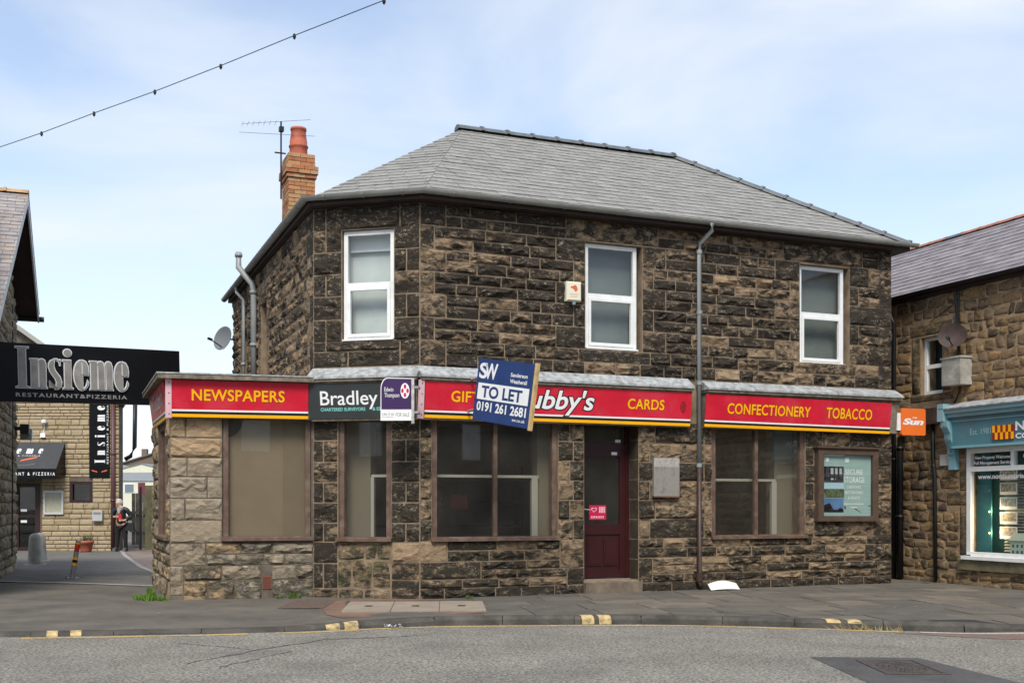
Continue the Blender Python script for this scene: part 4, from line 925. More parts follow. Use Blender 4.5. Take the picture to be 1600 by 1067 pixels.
# FOR SALE flag board at the corner
A = Vector((-1.84, 15.58, 2.545)); S = Surf(A, (.445, -.02, 0), (.012, 0, 1)); Wd, Hh = .435, .60
t = thing('for_sale_board', 'purple and white FOR SALE board with rounded corner and red flower logo', 'sign board', A)
outl = [(0, 0), (Wd, 0), (Wd, Hh - .01), (.10, Hh)] + [(.10 - .10 * math.sin(a) * .98, Hh - .15 * (1 - math.cos(a))) for a in [math.pi / 2 * k / 6 for k in range(1, 7)]]
m = MB(); S.poly(m, outl, -.01, 0); m.build('board', WHT, t)
pur = [(.012, .155), (Wd, .155), (Wd, Hh - .02), (.105, Hh - .012)] + [(.105 - .093 * math.sin(a), Hh - .012 - .145 * (1 - math.cos(a))) for a in [math.pi / 2 * k / 6 for k in range(1, 7)]]
m = MB(); S.poly(m, pur, 0, .0012); m.build('purple_field', PURP, t)
m = MB(); S.poly(m, [(.345 + .063 * math.cos(a), .415 + .108 * math.sin(a)) for a in [2 * math.pi * k / 24 for k in range(24)]], .0012, .002); lg = m.build('logo_disc', WHT, t)
m = MB()
for (dx, dy) in ((0, .058), (0, -.058), (.036, 0), (-.036, 0)): S.poly(m, [(.345 + dx + .0185 * math.cos(a), .415 + dy + .033 * math.sin(a)) for a in [2 * math.pi * k / 14 for k in range(14)]], .002, .003)
m.build('logo_petals', MAGE, lg)
m = MB(); text(m, S, 'Edwin', .055, .18, .405, .465, .003, offset=.0, ref='Edi'); text(m, S, 'Thompson', .055, .265, .325, .385, .003, ref='Th'); m.build('lettering', WHT, t)
m = MB(); text(m, S, 'FOR SALE', .215, .405, .055, .108, .002); text(m, S, '01896 751300', .02, .19, .07, .105, .002); text(m, S, 'edwinthompson.co.uk', .02, .19, .042, .058, .002, ref='dh'); m.build('dark_lettering', GREYTXT, t)
m = MB(); S.box(m, Wd + .002, Wd + .04, -.045, Hh - .01, -.03, .02); m.build('post', mat('painted_post', (.42, .40, .36), .7, var=.35, vscale=14), t)
m = MB(); S.box(m, Wd + .04, Wd + .10, .1, .13, -.2, -.0); m.build('bracket', GALV, t); m = MB(); S.box(m, Wd + .04, Wd + .10, .45, .48, -.2, -.0); m.build('bracket', GALV, t)
# alarm box with dog print
A = FR.p(2.305, .0, 4.475); S = Surf(A, (U.x, U.y, 0), (0, 0, 1)); t = thing('alarm_box', 'cream burglar alarm box with orange dog print beside upper window', 'alarm box', A)
m = MB(); bv = .02; Wd, Hh = .25, .30; fr_ = [(bv, bv), (Wd - bv, bv), (Wd - bv, Hh - bv), (bv, Hh - bv)]; bk = [(0, 0), (Wd, 0), (Wd, Hh), (0, Hh)]
m.add([S.p(x, y, .02) for x, y in bk] + [S.p(x, y, .09) for x, y in bk] + [S.p(x, y, .115) for x, y in fr_], [(0, 1, 5, 4), (1, 2, 6, 5), (2, 3, 7, 6), (3, 0, 4, 7), (4, 5, 9, 8), (5, 6, 10, 9), (6, 7, 11, 10), (7, 4, 8, 11), (8, 9, 10, 11)]); m.build('casing', CREAMBOX, t)
m = MB(); dog = [(.06, .215), (.075, .225), (.10, .225), (.115, .24), (.14, .245), (.16, .235), (.172, .21), (.185, .175), (.178, .165), (.168, .18), (.165, .15), (.15, .14), (.135, .15), (.13, .17), (.105, .175), (.11, .185), (.085, .195), (.065, .2)]
S.poly(m, dog[::-1], .1155, .1165); m.build('dog_print', LOGO, t)
m = MB()
for k in range(8): S.box(m, .045 + k * .020, .058 + k * .020, .095, .112, .1155, .1162)
for k in range(6): S.box(m, .06 + k * .021, .073 + k * .021, .06, .076, .1155, .1162)
m.build('small_print', mat('pink_print', (.55, .33, .26), .6), t)
m = MB(); m.lathe([(.028, -.05), (.034, -.03), (.034, 0)], FR.p(2.445, .06, 4.475), 12); m.build('strobe_lamp', GALV, t)
# worn metal plaque
A = FR.p(3.835, .075, 1.505); S = Surf(A, (U.x, U.y, 0), (0, 0, 1)); t = thing('wall_plaque', 'blank weathered metal plaque on stone wall right of the door', 'plaque', A)
m = MB(); S.box(m, 0, .465, 0, .605, -.07, 0); m.build('plate', PLATE, t)
m = MB(); S.box(m, .004, .461, .46, .60, 0, .0015); m.build('upper_label', mat('scratched_label', (.45, .43, .38), .4, metal=.3, var=.3, vscale=25), t)
m = MB(); S.box(m, 0, .465, -.022, 0, -.03, .004); m.build('rusty_lip', mat('rust', (.14, .06, .03), .8, var=.3), t)
# notice board
A = FR.p(6.96, .03, 1.09); S = Surf(A, (U.x, U.y, -.006), (0, 0, 1)); Wd, Hh = 1.26, 1.235
t = thing('notice_board', 'brown framed glazed notice case holding pale green SECURE STORAGE poster', 'notice board', A)
TB = mat('brown_noticeboard_timber', (.085, .055, .038), .6, var=.25, vscale=8)
m = MB(); fw = .115
for q in ((0, fw, 0, Hh), (Wd - fw, Wd, 0, Hh), (fw, Wd - fw, 0, .09), (fw, Wd - fw, Hh - .1, Hh)): S.box(m, *q, -.03, .085)
m.build('frame', TB, t); m = MB(); S.box(m, -.04, Wd + .04, Hh, Hh + .03, -.03, .12); m.build('cap_board', TB, t)
m = MB(); S.box(m, fw, Wd - fw, .09, Hh - .1, -.02, .02); m.build('pin_board', mat('pale_sage_paper', (.31, .44, .42), .8, var=.05), t)
m = MB(); S.box(m, fw, Wd - fw, .09, Hh - .1, .066, .070); m.build('pane', GLASS, t)
m = MB(); text(m, S, 'SECURE', .60, .97, .80, .885, .023, offset=.01); text(m, S, 'STORAGE', .57, 1.01, .66, .755, .023, offset=.01)
text(m, S, 'CARAVANS,', .63, .94, .56, .61, .023, offset=.01, ref='CARVNS'); text(m, S, 'MOTORHOMES', .60, .98, .465, .515, .023, offset=.01); text(m, S, '& BOATS', .66, .92, .375, .425, .023, offset=.01, ref='BOATS')
for k in range(9): S.box(m, .58 + k * .047, .61 + k * .047, .285, .305, .021, .023)
for k in range(4): S.box(m, .72 + k * .035, .745 + k * .035, .225, .245, .021, .023)
S.box(m, .20, .26, 1.01, 1.08, .021, .023); S.box(m, .60, .68, 1.005, 1.085, .021, .023)
S.box(m, fw, .58, 1.105, 1.13, .021, .0225); m.build('poster_lettering', WHT, t)
PH = [(mat('photo_dark', (.04, .04, .045), .6, var=.8, vscale=14), .14, .57, .66, .93), (mat('photo_sky', (.42, .58, .66), .6), .13, .58, .545, .645), (mat('photo_green', (.10, .13, .065), .6, var=.8, vscale=22), .13, .58, .40, .55), (mat('photo_dusk', (.10, .19, .36), .6, var=.3, vscale=3), .13, .57, .15, .39)]
for mt, a, b, c_, d_ in PH:
    m = MB(); S.box(m, a, b, c_, d_, .020, .0225); m.build('photograph', mt, t)
m = MB(); S.poly(m, [(.13, .152), (.57, .152), (.57, .20), (.50, .23), (.44, .19), (.36, .20), (.31, .27), (.28, .31), (.13, .26)], .0226, .0235)
for a, b in ((.15, .2), (.27, .30), (.36, .39), (.45, .47)): S.box(m, a, b, .70, .92, .0226, .0235)
m.build('photo_silhouette', BLK, t)
m = MB()
for a, b in ((.29, .355), (.38, .44), (.48, .53)): S.box(m, a, b, .80, .90, .0226, .0235)
S.box(m, .30, .40, .70, .73, .0226, .0232); m.build('photo_highlight', mat('photo_grey', (.40, .41, .42), .6, var=.2), t)
# newspaper hanging sign at the right end of the fascia
A = FR.p(LEN + .02, .19, 2.575); S = Surf(A, (U.x, U.y, 0), (0, 0, 1)); t = thing('newspaper_sign', 'square orange newspaper sign with white italic lettering at right end of fascia', 'sign', A)
Wd, Hh, r_ = .53, .465, .03; x0 = .04
rc = [(x0 + cx_ + r_ * math.cos(a), cy_ + r_ * math.sin(a)) for cx_, cy_, a0 in ((Wd - r_, r_, -90), (Wd - r_, Hh - r_, 0), (r_, Hh - r_, 90), (r_, r_, 180)) for a in [R(a0 + k * 30) for k in range(4)]]
m = MB(); S.poly(m, rc, -.09, 0); m.add([S.p(x, y, -.09) for x, y in rc][::-1], [tuple(range(len(rc)))]); m.build('panel', ORANGE, t)
m = MB(); text(m, S, 'Sun', x0 + .04, x0 + .47, .185, .285, .003, offset=.045, shear=.25, ref='S'); text(m, S, 'THE', x0 + .24, x0 + .34, .292, .315, .003, offset=.03, shear=.25); m.build('lettering', WHT, t)
m = MB(); S.box(m, -.035, x0 - .002, .08, .38, -.075, -.02); m.build('bracket', WHITE, t)

# ================================================================== PIPES, DISH, AERIAL
def pipe(name, label, pts, r, matl, collars=(), cat='drainpipe'):
    t = thing(name, label, cat, pts[-1]); m = MB(); m.tube(pts, r, 10); m.build('pipe', matl, t, smooth=True)
    for p in collars: m = MB(); p = Vector(p); m.tube([p - Vector((0, 0, .03)), p + Vector((0, 0, .03))], r * 1.25, 10); m.build('collar', matl, t, smooth=True)
    return t
dp = thing('drainpipe', 'grey and brown downpipe on the front wall between the two red signs', 'drainpipe', FR.p(4.66, .08, .1))
m = MB(); m.tube([FR.p(4.75, .33, 5.83), FR.p(4.75, .32, 5.72), FR.p(4.665, .09, 5.56), FR.p(4.66, .085, 5.40), FR.p(4.66, .085, 2.0)], .037, 10); m.build('upper_pipe', PIPE_G, dp, smooth=True)
m = MB(); m.tube([FR.p(4.66, .085, 2.0), FR.p(4.66, .085, .12), FR.p(4.68, .12, .06)], .040, 10); m.build('lower_pipe', PIPE_B, dp, smooth=True)
for z in (5.42, 4.45, 3.32, 2.0): m = MB(); m.tube([FR.p(4.66, .085, z - .03), FR.p(4.66, .085, z + .03)], .046, 10); m.build('collar', PIPE_G, dp)
m = MB(); m.tube([FR.p(4.66, .085, .28), FR.p(4.66, .085, .14)], .055, 10); m.fbox(FR, 4.58, 4.74, .0, .05, .2, .26); m.build('shoe_collar', PIPE_B, dp)
def sp_(s, o, z): return SIDE.p(8.2 - s, o, z)
pipe('soil_pipe', 'thick grey vent pipe rising past the gutter on the side wall', [sp_(5.35, .31, 6.22), sp_(5.35, .31, 5.93), sp_(5.02, .10, 5.56), sp_(5.0, .08, 5.40), sp_(5.0, .08, 3.24)], .058, PIPE_G, [sp_(5.0, .08, 5.40), sp_(5.0, .08, 4.4), sp_(5.35, .31, 6.16)], 'pipe')
pipe('drainpipe', 'thin grey downpipe at the far end of the side wall', [sp_(6.7, .16, 5.8), sp_(6.7, .15, 5.70), sp_(6.4, .06, 5.50), sp_(6.4, .06, 3.24)], .036, PIPE_G, [sp_(6.4, .06, 4.2)])
def dish(label, c, nrm, r, mt, armmt, foot):
    t = thing('satellite_dish', label, 'satellite dish', c); nrm = Vector(nrm).normalized(); a = nrm.cross(Vector((0, 0, 1))).normalized(); b = nrm.cross(a); m = MB(); vs = [Vector(c) - nrm * .06]; fs = []; K = 24
    for ri_ in (1, 2, 3):
        for k in range(K):
            q = 2 * math.pi * k / K; rr = r * ri_ / 3; vs.append(Vector(c) + (a * math.cos(q) + b * math.sin(q) * .88) * rr - nrm * (.06 * (1 - (ri_ / 3) ** 2)))
    for k in range(K):
        fs.append((0, 1 + k, 1 + (k + 1) % K))
        for ri_ in (0, 1): fs.append((1 + ri_ * K + k, 1 + (ri_ + 1) * K + k, 1 + (ri_ + 1) * K + (k + 1) % K, 1 + ri_ * K + (k + 1) % K))
    n0 = len(vs); vs2 = [v - nrm * .008 for v in vs]; m.add(vs, fs); m.add(vs2, [f[::-1] for f in fs]); m.build('reflector', mt, t, smooth=True)
    m = MB(); tip = Vector(c) + nrm * .32 - Vector((0, 0, .12)); m.tube([Vector(c) - nrm * .05 - Vector((0, 0, r * .7)), tip], .012, 6); m.tube([tip - nrm * .05, tip + nrm * .05], .03, 8); m.build('feed_arm', armmt, t)
    m = MB(); m.tube([Vector(c) - nrm * .07, Vector(foot)], .02, 6); m.build('mount', armmt, t); return t
dish('grey satellite dish at the far end of the side wall', sp_(7.95, .27, 4.93), (-.62, -.76, .2), .30, DISHG, BLACK, sp_(7.85, .02, 4.9))
ae = thing('television_aerial', 'thin television aerial strapped to the brick chimney', 'aerial', CF.p(-.08, -.3, 7.2))
m = MB(); m.tube([CF.p(-.085, -.25, 6.9), CF.p(-.085, -.25, 8.30)], .016, 6); m.build('mast', BLACK, ae)
m = MB(); z = 8.26; m.tube([CF.p(-.72, -.6, z + .03), CF.p(.38, .1, z + .02)], .0035, 5); m.tube([CF.p(-.80, -.45, z - .18), CF.p(.50, -.1, z - .20)], .0035, 5)
m.build('boom', BLACK, ae)
for k in range(7):
    p = CF.p(-.72, -.6, 8.29).lerp(CF.p(-.085, -.25, 8.28), k / 7.); m = MB(); m.tube([p + Vector((.02, .05, .10)) * .5, p - Vector((.02, .05, .10)) * .5], .004, 4); m.build('element', BLACK, ae)
m = MB(); m.fbox(CF, -.12, -.04, -.3, -.2, 8.12, 8.2); m.fbox(CF, -.2, -.0, -.27, -.24, 7.72, 7.74); m.build('clamp', BLACK, ae)

# ================================================================== RIGHT-HAND BUILDING
R0 = Vector((7.11, 20.66)); RF = Frame(R0 + Nn * 4.0, -Nn)      # s = 4 at the visible left end
rb = thing('stone_shop_building', 'brown rubble stone building with teal shopfront at right edge', 'building', (R0.x, R0.y, 0))
rng = random.Random(31); WU = (4.66, 5.20, 3.33, 4.36); SW_ = (5.78, 9.4, .49, 2.95)
m = MB(); backing(m, RF, 1.0, 14.0, -.3, 5.06, [WU, SW_], o1=.004); m.fbox(RF, 13.65, 14.0, -5.0, -.352, -.3, 5.06); m.fbox(RF, 1.0, 13.65, -5.0, -4.7, -.3, 5.06); m.fbox(RF, 9.402, 9.5, -.64, -.352, .2, 3.0); rw = m.build('wall', mat('mortar_golden', (.27, .19, .112), .95, var=.4, vscale=5, bump=.9, bscale=22), rb)
expl = [(4.44, 4.655, 3.36, 4.38), (5.205, 5.40, 3.36, 4.38), (4.40, 5.44, 4.38, 4.60), (4.40, 5.46, 3.20, 3.34), (5.60, 5.775, .50, 1.35), (5.60, 5.775, 1.60, 2.1), (5.30, 5.775, 1.35, 1.60)]
zs = [-.05]
while zs[-1] < 4.9: zs.append(zs[-1] + rng.uniform(.13, .24))
zs[-1] = 5.05
rects = [r for r in fill(3.7, 12.5, zs, expl + [WU, SW_], rng, .18, .42)]
rects.sort(key=lambda r: (r[0] > 7.2, -(r[1] - r[0]) * (r[3] - r[2]))); rest_ = MB()
for i, r in enumerate(expl + rects):
    ex_ = i < len(expl); m = MB() if i < 290 else rest_
    tone = (.55, .5, .4) if ex_ else (min(.8, max(0, rng.gauss(.38, .13))), rng.choice((0, .2, .6, 1.)), .05 if r[2] > .5 else .5)
    stone(m, RF, *r, rng, .02 if ex_ else .022, 0 if ex_ else .25, .006 if ex_ else .008, tone, 0 if ex_ else .034)
    if i < 290: m.build('stone', RUBB, rw, smooth=True, tone=True)
if rest_.v: rest_.build('small_stones', RUBB, rw, smooth=True, tone=True, kind='stuff')
m = MB(); m.fbox(RF, 1.0, 14.0, .0, .08, 5.065, 5.13); m.build('eaves_board', SOFFIT, rb)
gutter_run([RF.p(1.0, .16, 5.17), RF.p(5, .16, 5.17), RF.p(14.0, .16, 5.12)], .055, BLACK, rb)
eA, eB = RF.p(1.0, .14, 5.14), RF.p(14.1, .14, 5.14); rA, rB = RF.p(1.0, -2.4, 6.76), RF.p(14.1, -2.4, 6.76)
m = MB(); m.add([eA, eB, rB, rA, RF.p(1, -5.1, 5.1), RF.p(14.1, -5.1, 5.1)], [(0, 1, 2, 3), (3, 2, 5, 4), (0, 3, 4), (1, 5, 2)]); rro = m.build('roof', mat('roof_underlay', (.07, .07, .07)), rb)
slates([(eA, eB, rA, rB)], .215, .32, SLATE_P, rro, 300, random.Random(6), seedpri=lambda c: abs(c.y - 19.5))
ridge_tiles(rA + up3, rB + up3, 29, [RIDGE_R, RIDGE_R, RIDGE_R, RIDGE_R, RIDGE], rro, r=.085, lip=1.03)
wu = part_empty('sash_window', rb, RF.p(4.93, -.1, 3.33)); m = MB(); o = -.09; a, b, c_, d_ = WU
for q in ((a, a + .06, c_, d_), (b - .06, b, c_, d_), (a + .06, b - .06, c_, c_ + .07), (a + .06, b - .06, d_ - .06, d_), (a + .06, b - .06, 3.80, 3.87)): m.fbox(RF, q[0], q[1], o - .06, o, q[2], q[3])
m.build('frame', WHITE, wu)
for q in ((3.40, 3.80), (3.87, 4.30)): m = MB(); m.fbox(RF, a + .06, b - .06, o - .04, o - .034, *q); m.build('pane', GLASS, wu)
m = MB(); m.fbox(RF, a - .1, b + .1, o - .4, o - .35, c_ - .1, d_ + .1); m.build('blind', mat('teal_dim_blind', (.05, .085, .095), .9), wu)
# teal shopfront
sf = part_empty('shopfront', rb, RF.p(5.6, .1, 0))
m = MB(); m.fbox(RF, 5.52, 9.4, .0, .16, 2.33, 2.93); m.build('fascia_panel', TEAL, sf)
m = MB(); m.fbox(RF, 5.50, 9.4, .16, .27, 2.93, 3.0); m.fbox(RF, 5.52, 9.4, .16, .22, 2.86, 2.93); m.fbox(RF, 5.60, 9.4, .161, .185, 2.33, 2.37); m.fbox(RF, 5.60, 9.4, .161, .175, 2.78, 2.80); m.build('cornice_moulding', TEAL_L, sf)
m = MB(); m.hexa([RF.p(5.40, .30, 3.0), RF.p(9.4, .30, 3.0), RF.p(9.4, .0, 3.0), RF.p(5.40, .0, 3.0), RF.p(5.40, .30, 3.02), RF.p(9.4, .30, 3.02), RF.p(9.4, .0, 3.13), RF.p(5.40, .0, 3.13)]); m.build('lead_flashing', LEAD, sf)
m = MB(); m.fbox(RF, 5.38, 5.52, .0, .30, 2.80, 3.10); m.build('bracket_cap', TEAL_L, sf)
m = MB(); prof = [(.28, 2.80), (.27, 2.70), (.20, 2.58), (.19, 2.48), (.13, 2.34), (.12, 2.24), (.10, 2.2), (.10, 1.97), (.0, 1.97), (.0, 2.80)]
n = len(prof); m.add([RF.p(5.44, o_, z_) for o_, z_ in prof] + [RF.p(5.59, o_, z_) for o_, z_ in prof], [tuple(range(n)), tuple(range(2 * n - 1, n - 1, -1))] + [(i + n, (i + 1) % n + n, (i + 1) % n, i) for i in range(n)]); cb = m.build('console_bracket', TEAL_L, sf)
m = MB()
for k in range(9): m.lathe([(.010, -.01), (.012, 0), (.004, .01)], RF.p(5.515, .285 - .02 * k, 2.72 - k * .055), 6)
m.build('carved_beads', TEAL_D, cb)
Sr = Surf(RF.p(0, .165, 0), (RF.d.x, RF.d.y, 0), (0, 0, 1))
m = MB(); text(m, Sr, 'Est. 1981', 6.0, 6.45, 2.54, 2.64, .002, ref='E1'); m.build('lettering', mat('pale_teal_letters', (.33, .50, .52), .5), sf)
m = MB(); Sr.box(m, 6.50, 6.94, 2.43, 2.66, .002, .02); fl = m.build('flag_emblem', mat('flag_maroon', (.30, .02, .02), .4), sf)
m = MB()
for k in range(4):
    Sr.box(m, 6.50 + k * .11 + (.0), 6.555 + k * .11, 2.545, 2.66, .02, .022); Sr.box(m, 6.555 + k * .11, 6.61 + k * .11 if k < 3 else 6.94, 2.43, 2.545, .02, .022)
m.build('flag_bars', YEL, fl)
m = MB(); text(m, Sr, 'NORTHUMBRIA', 6.97, 8.9, 2.56, 2.70, .006, offset=.03); text(m, Sr, 'COAST & COUNTRY', 6.97, 8.6, 2.43, 2.51, .006, offset=.03, ref='COAST'); m.build('lettering', WHT, sf)
o = .03; m = MB()
for q in ((5.78, 5.87, .52, 2.33), (5.87, 9.4, 2.24, 2.33), (5.87, 9.4, 1.93, 2.01), (6.73, 6.80, 2.01, 2.24), (7.75, 7.82, 2.01, 2.24), (7.0, 7.05, .57, 1.93) if False else (8.3, 8.37, .57, 1.93), (5.87, 9.4, .50, .57)): m.fbox(RF, q[0], q[1], o - .08, o, q[2], q[3])
m.build('window_frame', WHITE, sf)
m = MB(); m.fbox(RF, 5.72, 9.4, .0, .10, .44, .50); m.build('window_sill', WHITE, sf)
m = MB(); m.fbox(RF, 5.6, 9.4, .0, .06, .26, .435); m.build('stone_sill', mat('mossy_sill', (.14, .12, .07), .9, var=.4, vscale=5, bump=.5), sf)
for q in ((5.87, 6.73, 2.01, 2.24), (6.80, 7.75, 2.01, 2.24), (5.87, 8.3, .57, 1.93), (8.37, 9.4, .57, 1.93)): m = MB(); m.fbox(RF, q[0], q[1], o - .05, o - .044, q[2], q[3]); m.build('pane', GLASS, sf)
Sw = Surf(RF.p(0, o - .042, 0), (RF.d.x, RF.d.y, 0), (0, 0, 1))
m = MB(); text(m, Sw, 'New Property Welcome', 5.93, 6.68, 2.135, 2.185, .001, ref='NPW', offset=.03); m.build('window_lettering', WHT, sf); m = MB(); text(m, Sw, 'Full Management Service', 5.91, 6.71, 2.045, 2.095, .001, ref='FM', offset=.03); m.build('window_lettering', WHT, sf); m = MB(); text(m, Sw, 'Holiday Cottages', 6.95, 7.6, 2.13, 2.185, .001, ref='HC', offset=.03)
m.build('window_lettering', WHT, sf); m = MB(); text(m, Sw, 'www.northumbria-cottages.co.uk', 6.0, 7.75, 1.80, 1.88, .001, ref='wtl', offset=.02); m.build('window_lettering', WHT, sf)
m = MB(); m.fbox(RF, 4.6, 9.4, -.62, -.58, .3, 2.3); m.build('window_back', TEAL_D, sf)
m = MB(); m.fbox(RF, 5.85, 9.4, -.6, .0, .45, .52); m.build('display_floor', TEAL_D, sf)
m = MB(); m.fbox(RF, 5.80, 6.12, -.20, -.18, .57, 2.3); m.build('teal_side_panel', mat('bright_teal_panel', (.03, .17, .20), .6), sf)
SLATW = mat('blind_slat', (.62, .60, .52), .7)
for k in range(26): m = MB(); z_ = .58 + k * .05; m.hexa([RF.p(6.16, -.42, z_), RF.p(9.4, -.42, z_), RF.p(9.4, -.46, z_ + .028), RF.p(6.16, -.46, z_ + .028), RF.p(6.16, -.42, z_ + .004), RF.p(9.4, -.42, z_ + .004), RF.p(9.4, -.46, z_ + .032), RF.p(6.16, -.46, z_ + .032)]); m.build('blind_slat', SLATW, sf)
PHM = [mat('card_photo_%d' % i, c, .6, var=.7, vscale=18) for i, c in enumerate(((.30, .28, .24), (.36, .33, .25), (.22, .26, .27)))]
for cidx, s0_ in enumerate((6.20, 7.10, 7.95)):
    for k in range(5):
        m = MB(); z0 = .80 + k * .245; m.fbox(RF, s0_, s0_ + .36, -.30, -.29, z0, z0 + .2); cdd = m.build('property_card', WHT, sf)
        m = MB(); m.fbox(RF, s0_ + .02, s0_ + .34, -.29, -.287, z0 + .05, z0 + .185); m.build('card_photo', PHM[(k + cidx) % 3], cdd)
WARM = mat('lit_spot_bulb', (1, .8, .5), .5, emit=(1, .72, .38), estr=6)
for k, (s0_, z0) in enumerate(((6.06, 1.62), (6.06, 1.26), (6.06, .90))):
    sl = thing('spot_lamp', ('upper unlit', 'middle lit', 'lower lit')[k] + ' small spot lamp on arm inside teal shop window', 'lamp', RF.p(s0_, -.2, z0))
    m = MB(); m.tube([RF.p(s0_ - .16, -.24, z0 + .06), RF.p(s0_, -.2, z0)], .008, 6); m.build('arm', GALV, sl)
    m = MB(); c0 = RF.p(s0_ + .02, -.19, z0 - .01); m.lathe([(.004, -.018), (.015, -.010), (.016, .008), (.006, .018)], c0, 10); m.build('bulb', WARM if k else GALV, sl)
    if k:
        ld = bpy.data.lights.new('spot_glow', 'POINT'); ld.energy = 2.0; ld.color = (1, .72, .4); ld.shadow_soft_size = .03; lo = bpy.data.objects.new('spot_glow', ld); col.objects.link(lo); lo.parent = sl; lo.location = RF.p(s0_ + .12, -.17, z0 + .0) - WORLD[sl.name]
hm = thing('model_house', 'small pale green model house standing in the teal shop window', 'ornament', RF.p(6.75, -.2, .52))
m = MB(); m.fbox(RF, 6.60, 6.90, -.28, -.1, .52, .78); m.build('wall', mat('pale_mint', (.42, .50, .42), .7), hm)
m = MB(); Q = [RF.p(6.58, -.08, .78), RF.p(6.92, -.08, .78), RF.p(6.92, -.3, .78), RF.p(6.58, -.3, .78), RF.p(6.58, -.19, .90), RF.p(6.92, -.19, .90)]; m.add(Q, [(0, 1, 5, 4), (2, 3, 4, 5), (1, 2, 5), (3, 0, 4)]); m.build('roof', mat('mint_roof', (.36, .44, .37), .7), hm)
for i in range(3):
    for j in range(2): m = MB(); m.fbox(RF, 6.64 + i * .09, 6.68 + i * .09, -.1, -.097, .57 + j * .1, .62 + j * .1); m.build('window', TEAL_D, hm)
# things fixed to that wall
pipe('drainpipe', 'slim black downpipe in the gap beside the orange sign', [RF.p(4.03, .14, 4.85), RF.p(4.06, .08, 4.7), RF.p(4.06, .08, .03)], .035, BLACK, [RF.p(4.06, .08, 3.4), RF.p(4.06, .08, 2.2)])
pipe('drainpipe', 'thick black soil pipe against the brown rubble wall corner', [RF.p(4.35, .1, 2.66), RF.p(4.26, .1, 2.58), RF.p(4.24, .1, 2.4), RF.p(4.24, .1, .03)], .06, BLACK, [RF.p(4.24, .1, 2.4), RF.p(4.24, .1, 1.15)])
pipe('drainpipe', 'black pipe with slim top left of the teal shopfront', [RF.p(5.01, .05, 2.8), RF.p(5.02, .05, 2.2), RF.p(5.06, .05, 1.9), RF.p(5.08, .05, .03)], .034, BLACK, [RF.p(5.03, .05, 2.05)])
m = MB(); m.fbox(RF, 4.80, 5.14, .0, .14, 2.79, 3.07); o_ = m.build('junction_box', mat('dark_brown_box', (.06, .038, .030), .6, var=.3)); o_['label'] = 'small dark brown metal box on rubble wall left of teal bracket'; o_['category'] = 'box'
bx = thing('meter_cabinet', 'weathered pale concrete box on rubble wall under brown satellite dish', 'box', RF.p(5.5, .1, 3.43)); m = MB(); m.fbox(RF, 5.45, 5.88, .0, .26, 3.41, 3.86); m.build('casing', CONC, bx); m = MB(); m.fbox(RF, 5.43, 5.90, .0, .28, 3.861, 3.89); m.build('lid', CONC, bx)
m = MB(); m.fbox(RF, 5.17, 5.44, .0, .04, 2.05, 2.245); o_ = m.build('alarm_plate', mat('off_white_plate', (.46, .45, .42), .5, var=.1)); o_['label'] = 'small off-white plate on rubble wall beside the teal bracket'; o_['category'] = 'plate'
dish('brown satellite dish on the rubble wall at right', RF.p(5.74, .30, 4.24), (-.55, -.80, .12), .24, DISHR, BLACK, RF.p(5.62, .02, 4.0))
cb_ = thing('wall_cables', 'black cables running from eaves down to brown dish', 'cable', RF.p(5.44, .02, 4.3)); m = MB()
for k in range(3): m.tube([RF.p(5.50 + k * .06, .05, 5.08), RF.p(5.53 + k * .04, .03, 4.7), RF.p(5.58 + k * .02, .03, 4.3)], .011, 5)
m.tube([RF.p(5.50, .03, 4.85), RF.p(5.2, .03, 4.72), RF.p(4.9, .03, 4.6)], .007, 5); m.tube([RF.p(5.62, .03, 4.1), RF.p(5.62, .03, 3.3), RF.p(5.5, .03, 3.12)], .02, 5); m.build('cable', BLACK, cb_)

# ================================================================== LEFT GABLE BUILDING AND HANGING SIGN
LGd = Vector((-.3333, .9428)); G0 = Vector((-10.87, 24.4)); GF = Frame(G0 - LGd * 9.0, LGd)     # s = 9 at far corner
lg_ = thing('gable_house', 'grey rubble gable wall with lichened slate roof at left edge', 'building', (G0.x, G0.y, 0))
m = MB(); m.fbox(GF, 0, 9.0, -6, -.004, -.4, 5.6); q = [GF.p(9.0, -.01, 5.6), GF.p(6.2, -.01, 7.2), GF.p(0.0, -.01, 3.9), GF.p(0, -.01, 5.6)]
m.add([GF.p(9.0, -.004, 5.6), GF.p(0, -.004, 5.6), GF.p(6.15, -.004, 7.25), GF.p(9, -6, 5.6), GF.p(0, -6, 5.6), GF.p(6.15, -6, 7.25)], [(0, 2, 1), (3, 4, 5), (0, 3, 5, 2), (1, 2, 5, 4)])
lw = m.build('wall', MORTAR_D, lg_)
rng = random.Random(41); zs = [-.1]
while zs[-1] < 7: zs.append(zs[-1] + rng.uniform(.16, .27))
rects = [r for r in fill(5.2, 9.0, zs, [], rng, .25, .55) if r[3] < 5.55 + 1.6 * max(0, 1 - abs((r[0] + r[1]) / 2 - 6.15) / 2.9) - .1]
for r in rects[:300]: m = MB(); stone(m, GF, *r, rng, .06, .3, .007, (rng.choice((.2, .35, .5)), rng.random(), .1 if r[2] > .6 else .5), .02); m.build('stone', GREYR, lw, smooth=True, tone=True)
ap = lambda o_: GF.p(6.15, o_, 7.46); ef = lambda o_: GF.p(9.35, o_, 5.62); en = lambda o_: GF.p(.2, o_, 4.05)
m = MB()
for a, b in ((ap, ef), (en, ap)):
    A4 = [a(.42), b(.42), b(-6), a(-6)]; m.hexa([p - Vector((0, 0, .10)) for p in A4] + [p - Vector((0, 0, .02)) for p in A4])
lr = m.build('roof', SOFFIT, lg_)
A, Bq = en(-6), en(.46); slates([(en(-4.5), en(.46), ap(-4.5), ap(.46))], .21, .30, SLATE_Y, lr, 300, random.Random(9), seedpri=lambda c: -c.x)
